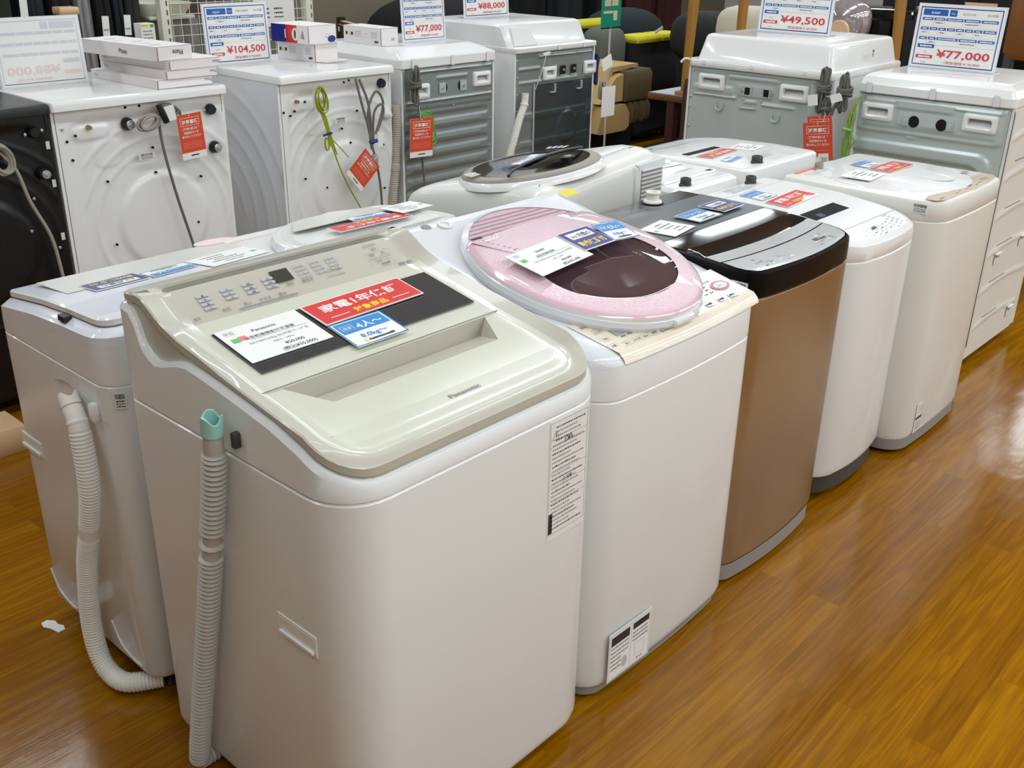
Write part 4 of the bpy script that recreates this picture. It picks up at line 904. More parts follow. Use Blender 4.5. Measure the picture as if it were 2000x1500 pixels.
def coil(b, c, ra, rb, tw, m, r=.0035, loops=4, u=X, v=Z, seed=0, nrm=None):
    rn = random.Random(seed); nrm = nrm or V(u).cross(V(v))
    for i in range(loops):
        q = rn.uniform(.7, 1.1); o = V(c)+V(u)*rn.uniform(-.008, .008)+V(nrm)*(.004*i); ph = rn.uniform(-.3, .3)
        pts = []
        for k in range(25):
            a = 2*pi*k/24; x, y = ra*q*cos(a), rb*q*sin(a); x, y = x*cos(tw+ph)-y*sin(tw+ph), x*sin(tw+ph)+y*cos(tw+ph); pts.append(o+V(u)*x+V(v)*y)
        b.tube(pts, r, m, 6, False)
def bundle(b, c, hh, hw, m, u, seed, wraps=4):
    """folded power cord: upright loops held by a few turns round the middle"""
    rn = random.Random(seed); c = V(c); u = V(u); nrm = u.cross(Z)
    for i in range(6):
        o = c+u*rn.uniform(-.35, .35)*hw+nrm*rn.uniform(-.008, .008); w_ = hw*rn.uniform(.3, .55); h_ = hh*rn.uniform(.75, 1.05); tl = rn.uniform(-.15, .15); pts = []
        for k in range(21):
            a = 2*pi*k/20; p = o+u*(w_*cos(a)*(.45+.55*abs(sin(a)))+tl*h_*sin(a))+Z*(h_*sin(a)); pts.append(p+nrm*.003*sin(3*a+i))
        b.tube(pts, .0052, m, 6, False)
    for i in range(wraps):
        z_ = hh*(.12+.11*i)-hh*.2; b.tube([c+Z*(z_+.006*sin(2*pi*k/16+i))+u*hw*.95*cos(2*pi*k/16)+nrm*.017*sin(2*pi*k/16) for k in range(17)], .0056, m, 6, False)
def drum_body(t, x0, x1, y0, y1, z0, z1, m, side=.012):
    """white shell open at the back: sides, front and floor"""
    b = NB(); P = [(x0, y0), (x0, y1-.05), (x0+.05, y1), (x1-.05, y1), (x1, y1-.05), (x1, y0), (x1-side, y0), (x1-side, y0+.03), (x0+side, y0+.03), (x0+side, y0)]
    b.loft([[(x, y, z) for x, y in P] for z in (z0, z1)][::-1], m, True, True); o = b.build('cabinet', t); return o
def drum_lid(t, x0, x1, y0, y1, z0, z1, m):
    b = NB(); a = (x0, x1, y0, y1, .012, .05); H = [half_ring(*inset(a, d), (), 5) for d in (.008, .0, 0, .003, .01)]
    b.loft([ring3(h, z) for h, z in zip(H, (z0-.002, z0, z1-.01, z1-.003, z1))], m, True); b.cap(H[4], z1, m); return b.build('lid', t)
def dfeet(t, x0, x1, y0, y1):
    for fx in (x0+.09, x1-.09):
        for fy in (y0+.09, y1-.09):
            b = NB(); b.lathe([(.03, 0), (.033, .006), (.026, .03), (.022, .07)], Fr((fx, fy, 0), X, Y), BLACK, 14); b.build('foot', t)
def white_drum(label, x0, x1, zl, zt, m, dark=False, wide=True):
    y0, y1 = 3.225, 3.82
    t = thing('washing_machine', label, 'washing machine', ((x0+x1)/2, (y0+y1)/2, 0), 'front loading washing machines')
    drum_body(t, x0, x1, y0+.012, y1, .05, zl, m); dfeet(t, x0, x1, y0, y1); drum_lid(t, x0-.004, x1+.004, y0-.012, y1+.01, zl, zt, m)
    fr = Fr((x0, y0+.012, 0), X, Z); W = x1-x0; cx = .56*W+.0; cz = .55
    fn = [lambda a, c: -.008*ease(.5-sdf(a, c, W*.52, .47, W*.44, .45, .07)/.035),
          dish(cx, cz, .165, .009, .03), ring(cx, cz, .245, .014, .003), ring(cx, cz, .29, .012, .003, 20, 160), ring(cx, cz, .345, .012, .003, 40, 140),
          rib(.1*W, .3*W, .855, .9, .006, .016, .02), rib(.2*W, .36*W, .76, .85, .003, .01, .03), rib(.14*W, .42*W, .66, .68, 0, .01)]
    p = field(t, fr, .01, W-.01, .07, zl, fn, m, 'rear_panel')
    return t, fr, W, p
HL = .02
# black drum at the left edge
t, fr, W, p = white_drum('glossy black drum washer seen from behind, at the left edge', .812, 1.412, .955, .985, BLACK)
plug(t, fr, .556, .774, .017, BLACK, BOLT); plug(t, fr, .548, .903, .016, BLACK, None, 'water_inlet')
dots(t, fr, [(.575, .905), (.522, .898), (.515, .70), (.49, .60), (.57, .53)], .005, BOLT)
for z_ in (.858, .738, .565): 
    b = MB(); f = fr.at(.586, z_); b.rect(f, -.006, .006, -.012, .012, RACKW, .003); b.build('cable_clip', t)
cord(t, [(1.24, 3.21, .86), (1.275, 3.2, .80), (1.3, 3.2, .7), (1.345, 3.2, .58), (1.36, 3.2, .45), (1.37, 3.2, .3)], .006, CORDL)
b = MB(); coil(b, (1.235, 3.205, .84), .03, .045, .3, CORDL, .005, 4); b.build('cord_bundle', t)
# first white drum
t, fr, W, p = white_drum('white drum washer seen from behind with flat white cartons on its lid', 1.421, 2.043, .957, .987, WHITE2)
plug(t, fr, 1.670-1.421, .892, .019, BLACK, BOLT); plug(t, fr, 1.987-1.421, .775, .019, BLACK, BOLT); plug(t, fr, 1.984-1.421, .906, .017, NAVYC, None, 'water_inlet')
dots(t, fr, [(.116, .896), (.545, .905), (.585, .905), (.03, .9)], .005, BOLT); plug(t, fr, 1.537-1.421, .896, .007, BRASS, None, 'brass_insert')
dots(t, fr, [(.33, .804), (.495, .874), (.04, .86), (.05, .80), (.07, .875), (.33, .72), (.155, .715), (.47, .52), (.25, .945), (.3, .945), (.155, .5), (.5, .68)], .0042, HOLE)
sticker(t, Fr((1.42+.27, 3.2225, .77), X, Z), .055, .022, 8)
cord(t, [(1.768, 3.205, .895), (1.770, 3.2, .803), (1.798, 3.2, .641), (1.836, 3.2, .472), (1.86, 3.2, .35)], .005, CORD)
b = MB(); coil(b, (1.72, 3.2, .895), .045, .025, .4, CORDL, .0048, 4, seed=1); coil(b, (1.80, 3.2, .925), .04, .018, -.2, CORD, .0048, 3, seed=2); b.build('cord_bundle', t)
b = MB(); b.tube(spl([(1.765, 3.19, .95), (1.775, 3.185, .92), (1.785, 3.185, .89)], 5), .011, BLACK, 8); b.build('cord_tie', t)
b = MB(); b.slab(Fr((1.785, 3.188, .89), X+Z*.15, Z), 0, .04, 0, .05, 0, .001, PAPER); b.build('cord_label', t)
# second white drum
t, fr, W, p = white_drum('white drum washer seen from behind with yellow green wire looped on its back', 2.272, 2.823, .965, .993, WHITE2)
s = Fr((2.2718, 3.82, 0), -Y, Z)
field(t, s, .02, .58, .07, .955, [ring(.1, .42, r, .016, .0035, -10, 88) for r in (.28, .36, .44, .52)]+[ring(.1, .42, .2, .01, .004, 0, 90)], SILK, 'side_panel', .012)
plug(t, fr, .497, .925, .017, NAVYC, None, 'water_inlet')
for a_, c_ in ((.19, .895), (.52, .80)): plug(t, fr, a_, c_, .017, WHITE2, WHITE2, 'blank_cap')
dots(t, fr, [(.02, .86), (.05, .845), (.07, .86), (.12, .89), (.31, .945), (.335, .95), (.37, .83), (.29, .77), (.33, .71), (.2, .55), (.5, .68), (.1, .6), (.5, .5)], .0042, HOLE); plug(t, fr, .08, .895, .006, BRASS, None, 'brass_insert')
sticker(t, Fr((2.272+.25, 3.2225, .795), X, Z), .05, .022, 9)
b = MB(); coil(b, (2.43, 3.195, .90), .024, .05, .2, GREENW, .0028, 5, seed=3)
for k in range(4): b.tube(spl([(2.425+.004*k, 3.195, .87), (2.44+.005*k, 3.19, .82), (2.455+.004*k, 3.19, .77), (2.465+.01*k, 3.19, .72-.012*k)], 6), .0028, GREENW, 5)
coil(b, (2.455, 3.19, .73), .012, .03, .1, GREENW, .0028, 2, seed=4); b.build('earth_wire_bundle', t)
cord(t, [(2.46, 3.19, .76), (2.504, 3.19, .635), (2.55, 3.19, .54), (2.6, 3.19, .455), (2.64, 3.2, .38)], .003, GREENW, 'earth_wire'); cord(t, [(2.465, 3.19, .755), (2.51, 3.19, .71), (2.553, 3.19, .665)], .002, GREENW, 'earth_wire')
b = MB(); b.tube(spl([(2.43, 3.185, .765), (2.452, 3.18, .772), (2.47, 3.185, .77)], 5), .005, NAVYW, 6); b.build('wire_tie', t)
for q in ([(2.612, 3.2, .96), (2.625, 3.19, .88), (2.66, 3.19, .76), (2.672, 3.19, .68)], [(2.63, 3.2, .955), (2.66, 3.19, .87), (2.672, 3.19, .78), (2.67, 3.19, .69)], [(2.67, 3.19, .69), (2.66, 3.19, .83), (2.70, 3.185, .905), (2.735, 3.185, .85), (2.69, 3.185, .74)], [(2.68, 3.19, .7), (2.69, 3.19, .82), (2.72, 3.18, .855), (2.73, 3.18, .82), (2.70, 3.185, .75)], [(2.672, 3.19, .70), (2.69, 3.185, .62), (2.705, 3.185, .53), (2.715, 3.19, .42)]): cord(t, q, .0052, CORD)
b = MB(); b.tube([(2.655, 3.18, .712), (2.69, 3.178, .715)], .008, NAVYW, 8); b.build('cord_tie', t); b = MB(); b.box(2.665, 2.695, 3.175, 3.195, .61, .66, CORDL, .006); b.build('plug', t)
b = MB(); b.slab(Fr((2.69, 3.178, .69), X-Z*.1, Z), 0, .03, 0, .055, 0, .001, PAPER); b.build('cord_label', t)
hose(t, [(2.846, 3.235, .83), (2.845, 3.235, .72), (2.832, 3.235, .58), (2.815, 3.235, .47), (2.80, 3.235, .36)], .02, HOSEB, .009, .002, ((0, .03, .001, 0), (.24, .27, .003, 0)))
# galvanised back, domed white cover
def galv_drum(label, x0, x1, y0, y1, zl, zb, group='front loading washing machines', root=None, panel=None):
    c = V(((x0+x1)/2, (y0+y1)/2, 0)); c = (CUR @ c) if CUR else c
    t = thing('washing_machine', label, 'washing machine', tuple(c), group)
    drum_body(t, x0, x1, y0+.008, y1, .05, zl, WHITE, .01); dfeet(t, x0, x1, y0, y1); return t, Fr((x0, y0+.01, 0), X, Z), x1-x0
x0, x1 = 2.87, 3.425
t, fr, W = galv_drum('drum washer with a grey ribbed steel back and domed white cover', x0, x1, 3.22, 3.82, .971, 1.008)
gl = [(.10, .874), (W-.085, .896)]
fn = [rib(.012, W-.012, .80, .967, .005, .008), rib(.06, W-.02, .947, .956, .006, .006), rib(.2, W-.17, .915, .925, .005, .006), rib(.02, W-.02, .826, .834, .006, .006)]+[rib(.02, W-.04, z-.012, z+.012, -.005, .008) for z in (.76, .70, .64, .58, .52, .46)]+[rib(.05, W-.08, z-.003, z+.003, .004, .005) for z in (.786, .73, .67, .61, .55, .49)]+[rib(.1, .25, .40, .45, -.006, .006), rib(.28, .5, .38, .46, -.006, .006)]
hs = [ghole(a, c) for a, c in gl]; field(t, fr, .01, W-.01, .07, .97, fn, GALV, 'rear_panel', .006, lambda a, c: any(h(a, c) for h in hs))
for a, c in gl: grip(t, fr.at(0, 0, .006), a, c)
for a in (.23, .355):
    b = NB(); f = fr.at(a, .878, .006); b.disc(f, .012 if a < .3 else -.012, 0, .018, .022, HOLE, .001); b.slab(f, -.02, .02, -.022, .022, .001, .004, GALVL, .002); b.lathe([(.008, .004), (.007, .009)], f, BOLT, 6); b.build('cover_plate', t)
dots(t, fr, [(.53, .86), (.535, .93), (.51, .84), (.53, .72), (.525, .60), (.14, .812), (.3, .80)], .0035, BOLT)
b = NB(); a = (x0-.003, x1+.003, 3.217, 3.82, .015, .06); a2 = (x0+.0, x1, 3.217, 3.82, .015, .06); ar = inset(a, .045); ys = (3.3, 3.4, 3.5)
h0, h1, h2 = half_ring(*inset(a, .002), ys, 5), half_ring(*a, ys, 5), half_ring(x0+.055, x1-.045, 3.32, 3.78, .03, .03, ys and (3.4, 3.45, 3.5), 5); h1b = half_ring(*inset(a, .004), ys, 5)
b.loft([ring3(h0, .969), ring3(h1, .972), ring3(h1, 1.004), ring3(h1b, 1.009), ring3(h2, 1.041)], WHITE2); b.cap(h2, 1.041, WHITE2); b.build('top_cover', t, 30)
b = NB()
for k, a in enumerate((.06, .285, .5)):
    b = NB(); b.slab(Fr((x0+a, 3.216, .968), X, Z), -.011, .011, 0, .042, 0, .005, WHITE2, .003); b.build('cover_tab', t)
b = NB(); bundle(b, (2.912, 3.185, .905), .075, .026, CORDD, X, 5)
b.tube(spl([(2.92, 3.185, .87), (2.925, 3.18, .82), (2.912, 3.18, .785)], 5), .006, CORDD, 6); b.build('cord_bundle', t); cord(t, [(2.93, 3.19, .87), (2.935, 3.19, .75), (2.95, 3.195, .6), (2.965, 3.2, .5), (2.975, 3.2, .38)], .005, CORD)
b = NB()
for k in range(7): b.tube(spl([(2.93, 3.19, .79), (2.97+.006*k, 3.18, .80-.012*k), (3.005+.002*k, 3.18, .77-.02*k), (2.99, 3.18, .72-.012*k)], 5), .0028, GREEN, 5)
b.build('earth_wire_bundle', t)
# tall one with the stepped housing and dark film
x0, x1 = 3.56, 4.145
t, fr, W = galv_drum('tall drum washer with stepped white housing and dark film over its steel back', x0, x1, 3.22, 3.85, .985, 1.004)
gl = [(.243, .880), (.545, .887)]; hs = [ghole(*q, .085, .055) for q in gl]
fn = [rib(.16, W-.02, .955, .966, .006, .006), rib(.03, .18, .905, .915, .006, .006), rib(.03, .2, .845, .853, .006, .006), rib(.3, .46, .845, .853, .006, .006), rib(.5, W-.01, .845, .853, .005, .006), rib(.29, .3, .86, .91, .005, .005), rib(.36, .42, .835, .84, .005, .005),
      rib(.04, W-.02, .68, .71, .004, .01), rib(.04, W-.02, .55, .58, .004, .01), rib(.04, W-.02, .42, .45, .004, .01), dish(.39, .62, .075, .006, .02)]
field(t, fr, .01, W-.01, .07, .985, fn, GALV, 'rear_panel', .006, lambda a, c: any(h(a, c) for h in hs), lambda a, c: FILMG if (a > .135 and c < .835) else GALV)
for a, c in gl: grip(t, fr.at(0, 0, .004), a, c, .085, .055)
for a in (.34, .42):
    b = NB(); f = fr.at(a, .889, .004); b.slab(f, -.019, .019, -.02, .02, .001, .006, BLACK, .003); b.lathe([(.007, .006), (.006, .011)], f, BOLT, 6); b.slab(f, -.02, .02, -.027, -.022, .0, .006, GALVL, .001); b.build('cover_plate', t)
dots(t, fr, [(.02, .95-.075*k) for k in range(7)], .0045, BOLT); b = NB(); b.slab(fr, .13, .142, .3, .84, .004, .006, GALVL, .001); b.build('film_edge', t)
for a in (.27, .47): b = NB(); b.slab(fr.at(a, .81), -.018, .018, -.022, -.015, 0, .012, GALVL, .002); b.slab(fr.at(a, .81), .011, .018, -.022, .02, 0, .012, GALVL, .002); b.build('bracket', t)
b = NB(); a = (x0-.003, x1+.003, 3.212, 3.85, .02, .05); h0, h1 = half_ring(*inset(a, .002), (), 5), half_ring(*a, (), 5); h2 = half_ring(*inset(a, .006), (), 5)
b.loft([ring3(h0, .984), ring3(h1, .987), ring3(h1, 1.004), ring3(h2, 1.008)], WHITE2, False, True); b.build('cover_rim', t)
b = NB(); P = [(3.262, 1.004), (3.305, 1.092), (3.318, 1.102), (3.335, 1.105), (3.80, 1.105), (3.84, 1.09), (3.846, 1.0)]
L_ = [(xx, d) for xx, d in ((x0, .012), (x0+.012, .002), (x0+.03, 0), (x1-.045, 0), (x1-.03, .003), (x1-.02, .015))]
b.loft([[(xx, y+(d if y < 3.5 else -d), z-(d if z > 1.05 else 0)) for y, z in P] for xx, d in L_], WHITE, True, True); 
b.prism([(-.0, 0), (.16, 0), (.13, .075), (.012, .085)], Fr((x0+.03, 3.268, 1.006), X, (0, .042, .095)), .012, WHITE); b.build('housing', t, 30)
for a in (.29, .48): b = NB(); b.slab(Fr((x0+a, 3.211, .984), X, Z), -.008, .008, 0, .024, 0, .004, WHITE2, .002); b.build('cover_tab', t)
hose(t, [(3.606, 3.2, .81), (3.60, 3.2, .76), (3.57, 3.2, .70), (3.53, 3.2, .60), (3.50, 3.21, .50), (3.48, 3.22, .4)], .018, HOSEW, .008, .0018, ((0, .045, .0, 0), (.045, .055, .004, 0)))
cord(t, [(3.745, 3.2, .97), (3.72, 3.19, .93), (3.69, 3.19, .87), (3.675, 3.2, .82)], .0015, HOSEW, 'string', 5)
b = NB(); b.slab(Fr((3.72, 3.2, .965), X+Z*.1, Z), 0, .05, 0, .014, 0, .006, WHITE2, .002); b.build('string_tab', t)
b = NB(); coil(b, (4.165, 3.23, .87), .014, .09, 0, NAVYW, .005, 4, Y*-1, Z, 7); coil(b, (4.175, 3.2, .77), .014, .04, 0, CORDL, .005, 3, X, Z, 8); b.build('cord_bundle', t)
b = NB(); b.slab(Fr((4.17, 3.19, .86), X+Z*.35, Z), 0, .08, 0, .06, 0, .002, PAPER); b.build('cord_label', t)
# ================================================================ end cap: two drums turned a quarter, backs towards us
CUR = Matrix.Rotation(-pi/2, 4, 'Z')
x0, x1 = -2.425, -1.776
t, fr, W = galv_drum('drum washer with pale galvanised back and tall sloping white housing', x0, x1, 3.75, 4.38, .997, 1.02)
gl = [(.115, .938), (.49, .932)]; hs = [ghole(*q, .115, .058) for q in gl]
fn = [rib(.02, W-.03, .978, .99, .006, .006), rib(.19, .42, .962, .971, .006, .006), rib(.03, .22, .895, .925, .005, .008, .012), rib(.03, .24, .882, .891, .006, .006), rib(.27, .33, .872, .88, .006, .006), rib(.35, .5, .87, .878, .006, .006), rib(.47, .6, .905, .912, .005, .006), rib(.23, .4, .895, .94, .003, .006), lambda a, c: -.05*ease((a-.55)/.1)]
field(t, fr, .012, W-.01, .07, .996, fn, GALVL, 'rear_panel', .0065, lambda a, c: any(h(a, c) for h in hs))
for a, c in gl: grip(t, fr.at(0, 0, .004), a, c, .115, .058)
for a in (.285, .37): b = NB(); f = fr.at(a, .919, .004); b.slab(f, -.02, .02, -.02, .02, .0, .003, GALVL, .002); b.rect(f, -.012, .012, -.014, .014, HOLE, .0036); b.lathe([(.009, .002), (.008, .007)], f.at(-.026 if a < .3 else .026, .002), BOLT, 6); b.build('inlet_cover', t)
dots(t, fr, [(.02, .975), (.018, .87), (.018, .83), (.02, .75), (.27, .885), (.35, .885)], .005, BOLT)
for a, c in ((.16, .845), (.42, .83)): b = NB(); b.tube(spl([fr.p(a-.015, c+.014, .006), fr.p(a-.012, c-.012, .008), fr.p(a+.012, c-.012, .008), fr.p(a+.015, c+.014, .006)], 5), .004, GALVL, 6); b.build('clip_hook', t)
b = NB(); b.tube([fr.p(.255, .85, .004), fr.p(.33, .852, .004)], .004, GALVL, 6); b.build('handle_bar', t)
b = NB(); a = (x0-.003, x1+.003, 3.742, 4.38, .03, .05); H = [half_ring(*inset(a, d), (), 5) for d in (.002, 0, 0, .004)]; b.loft([ring3(h, z) for h, z in zip(H, (.994, .997, 1.018, 1.024))], WHITE2, False, True); b.build('cover_rim', t)
b = NB(); A_ = [half_ring(x0+.022+d, x1-.02-d, 3.772+e, 4.36-d, .02, .03, (), 5) for d, e in ((0, 0), (.018, .022), (.022, .028), (.03, .04))]
b.loft([ring3(h, z) for h, z in zip(A_, (1.02, 1.108, 1.116, 1.12))], WHITE2); b.cap(A_[3], 1.12, WHITE2); b.build('housing', t, 40)
for a in (.08, .3, .53): b = NB(); b.slab(Fr((x0+a, 3.741, 1.0), X, Z), -.007, .007, .006, .022, 0, .004, WHITE2, .002); b.build('cover_tab', t)
b = NB(); sticker(t, Fr((CUR @ V((x1+.0, 4.05, 1.06))), X, Z), .02, .03, 20, 'bar', WHITE2); b = NB(); b.tube(spl([(x0+.01, 3.74, 1.02), (x0-.01, 3.735, 1.02), (x0-.025, 3.73, 1.005)], 4), .005, WHITE2, 6); b.build('plastic_pin', t)
CUR = None
b = NB(); bundle(b, (3.69, 1.782, .965), .085, .024, CORDD, -Y, 11); bundle(b, (3.685, 1.765, .90), .04, .02, CORDD, -Y, 12, 2); b.build('cord_bundle', t)
b = NB(); b.slab(Fr((3.675, 1.83, .905), -Y+Z*.2, Z), 0, .04, 0, .04, 0, .001, PAPER); b.build('cord_label', t)
CUR = Matrix.Rotation(-pi/2, 4, 'Z')
x0, x1 = -1.675, -1.115
t, fr, W = galv_drum('drum washer with pale galvanised back, white ribbed side and rounded cover, nearest the aisle', x0, x1, 3.75, 4.315, .972, 1.0)
gl = [(.085, .905), (.455, .908)]; hs = [ghole(*q, .11, .056) for q in gl]
fn = [rib(.01, W-.02, .835, .968, .006, .01, .02), rib(.03, W-.03, .945, .953, .006, .006), rib(.15, .36, .926, .942, .005, .006), rib(.03, W-.05, .845, .853, -.004, .006), rib(.16, .38, .865, .915, .003, .006, .01), rib(-.1, W-.045, .10, .80, .008, .012, .05), rib(-.1, W-.075, .14, .755, -.014, .02, .05), rib(.2, .24, .825, .83, .004, .005)]
field(t, fr, .01, W-.012, .07, .971, fn, GALVL, 'rear_panel', .006, lambda a, c: any(h(a, c) for h in hs))
for a, c in gl: grip(t, fr.at(0, 0, .006), a, c, .11, .056)
for a, s_ in ((.215, 1), (.335, -1)):
    b = NB(); f = fr.at(a, .886, .009); b.disc(f, .01*s_, 0, .02, .021, HOLE, .0006); b.slab(f, -.034 if s_ > 0 else .008, -.008 if s_ > 0 else .034, -.018, .014, .0, .003, GALVL, .003); b.lathe([(.008, .003), (.007, .007)], f.at(-.022*s_, -.002), BOLT, 10); b.build('inlet_cover', t)
dots(t, fr, [(.53, .88), (.515, .86), (.175, .905), (.375, .905), (.31, .855)], .0035, BOLT)
b = NB(); a = (x0-.003, x1+.003, 3.742, 4.315, .03, .05); H = [half_ring(*inset(a, d), (), 5) for d in (.002, 0, 0, .004, .015, .035, .06)]; b.loft([ring3(h, z) for h, z in zip(H, (.97, .973, 1.0, 1.006, 1.026, 1.038, 1.043))], WHITE2); b.cap(H[6], 1.043, WHITE2); b.build('top_cover', t, 30)
for a in (.045, .28, .50): b = NB(); b.slab(Fr((x0+a, 3.740, .970), X, Z), -.011, .011, 0, .04, 0, .005, SILK, .003); b.build('cover_tab', t)
s = Fr((x1, 3.75, 0), Y, Z)
sr = [lambda a, c, z=z: .006*ease(1-abs(c-z+.15*(a-.27)*(a-.27)*2)/.012)*ease((a-.02)/.05)*ease((.54-a)/.05) for z in (.18, .32, .46, .6, .74, .88)]+[rib(.0, .02, .1, .96, .004, .01)]
field(t, s.at(0, 0, .001), .004, .56, .056, .966, sr, WARMW, 'side_panel', .01)
for a, c in ((.14, .42), (.40, .44), (.44, .14)): b = NB(); f = s.at(a, c, .004); b.slab(f, -.025, .025, .012, .022, 0, .01, WHITE2, .003); b.slab(f, -.025, .025, -.022, .01, 0, .002, WHITE2, .001); b.rect(f, -.02, .02, .002, .011, GREYB, .0026); b.build('side_grip', t)
for k, c in enumerate((.83, .66, .52, .38, .24)): b = NB(); b.slab(s.at(.2, c-.05, .002), -.08, .08, -.002, .002, 0, .001, GREYB); b.build('slot', t)
CUR = None
b = NB(); bundle(b, (3.69, 1.70, .965), .07, .028, CORDD, -Y, 21); b.tube(spl([(3.685, 1.71, .95), (3.685, 1.73, .91), (3.685, 1.74, .87)], 4), .006, CORDD, 6); b.build('cord_bundle', t)
b = NB(); b.slab(Fr((3.67, 1.735, .925), -Y+Z*.4, Z), 0, .045, 0, .03, 0, .001, PAPER); b.build('cord_label', t)
b = NB()
rn = random.Random(9)
for k in range(10):
    q = rn.uniform(-.022, .022); r_ = lambda s=.006: rn.uniform(-s, s)
    b.tube(spl([(3.70, 1.645+r_(), .955+r_()), (3.69, 1.655+q*.3, .915+r_(.01)), (3.685+r_(.004), 1.66+q*.8+r_(), .875+r_(.012)), (3.685, 1.662+r_(.004), .835), (3.685+r_(.004), 1.662+q*1.1+r_(), .80), (3.69, 1.662+q*.9+r_(.01), .76+r_(.02)), (3.69, 1.66+q*.2, .745+r_(.015))], 5), .0022, GREENW if k % 3 == 0 else GREEN, 5)
b.tube([(3.68, 1.645, .835), (3.68, 1.68, .838)], .008, GREEN, 6); b.build('earth_wire_bundle', t)
# ================================================================ hanging tags, price signs, cartons
def d_tag(b, f, w, h):
    b.rect(f, 0, w, h*.15, h, ORANGE, .0003); b.frame(f, w*.12, w*.88, h*.74, h*.92, w*.012, PAPER, .0005)
    b.text(f, w*.5, h*.785, h*.1, '注意事項', PAPER, 'c', .03, .0006, w*.66)
    for k, s_ in enumerate(('ご使用の前に必ず', '輸送用ボルトを', '取り外してください')): b.text(f, w*.5, h*(.65-.085*k), h*.06, s_, PAPER, 'c', .02, .0006, w*(.7, .58, .78)[k])
    for k in range(4): b.greek(f, w*.12, w*.88, h*(.36-.04*k), h*.018, SALM, k, .0005, .1)
    b.greek(f, w*.36, w*.68, h*.06, h*.035, INK, 3, .0004, .05); b.disc(f, w*.5, h*.96, w*.02, w*.02, PAPER, .0006)
def d_tag2(b, f, w, h):
    d_tag(b, f, w, h); b.rect(f, 0, w, 0, h*.16, ORANGE, .0003); b.rect(f, w*.1, w*.95, h*.02, h*.34, ORANGE, .0008); b.rect(f, w*.5, w*.85, h*.06, h*.3, PAPER, .001); b.rect(f, w*.55, w*.8, h*.05, h*.22, INKL, .0012); b.disc(f, w*.5, h*.16, w*.1, w*.1, PAPER, .0014); b.rect(f, w*.12, w*.4, h*.05, h*.065, PAPER, .001)
TG = 'warning tags on the drum washers'
def hang(label, q, string, d=d_tag):
    TL, TR, BR, BL = [V(p) for p in q]; root = thing('warning_tag', label, 'warning tag', tuple(BL), TG)
    fr = Fr(BL, (BR-BL)+(TR-TL), (TL-BL)+(TR-BR)); w = ((BR-BL).length+(TR-TL).length)/2; h = ((TL-BL).length+(TR-BR).length)/2
    b = MB(); b.slab(fr, 0, w, 0, h, -.0012, 0, PAPER); d(b, fr, w, h); b.build('card', root)
    b = MB(); b.tube(spl(string, 4), .0009, PAPER, 5); b.build('string', root); return root
hang('orange red warning tag hanging on the white drum washer below white cartons', [(1.825, 3.19, .907), (1.916, 3.19, .911), (1.930, 3.19, .761), (1.833, 3.19, .754)], [(1.872, 3.187, .905), (1.865, 3.185, .925), (1.85, 3.185, .93)])
hang('orange red warning tag hanging tilted on its corner by grey plug', [(2.622, 3.17, .683), (2.700, 3.17, .60), (2.582, 3.17, .525), (2.52, 3.17, .61)][0:4], [(2.66, 3.167, .64), (2.68, 3.165, .66), (2.685, 3.165, .68)])
hang('orange red warning tag hanging on the grey ribbed steel back', [(2.858, 3.17, .779), (2.985, 3.17, .775), (2.987, 3.17, .614), (2.858, 3.17, .621)], [(2.92, 3.167, .775), (2.918, 3.168, .80), (2.915, 3.17, .83)])
hang('orange red warning tag with a small washer drawing, hanging in front between end drums', [(3.66, 1.818, .849), (3.66, 1.697, .866), (3.66, 1.692, .703), (3.66, 1.806, .679)], [(3.66, 1.755, .85), (3.67, 1.755, .88), (3.68, 1.765, .90)], d_tag2)
hang('orange red warning tag peeking out from behind another tag', [(3.672, 1.80, .872), (3.672, 1.705, .886), (3.672, 1.70, .74), (3.672, 1.80, .72)], [(3.672, 1.75, .875), (3.675, 1.76, .89), (3.68, 1.765, .905)])
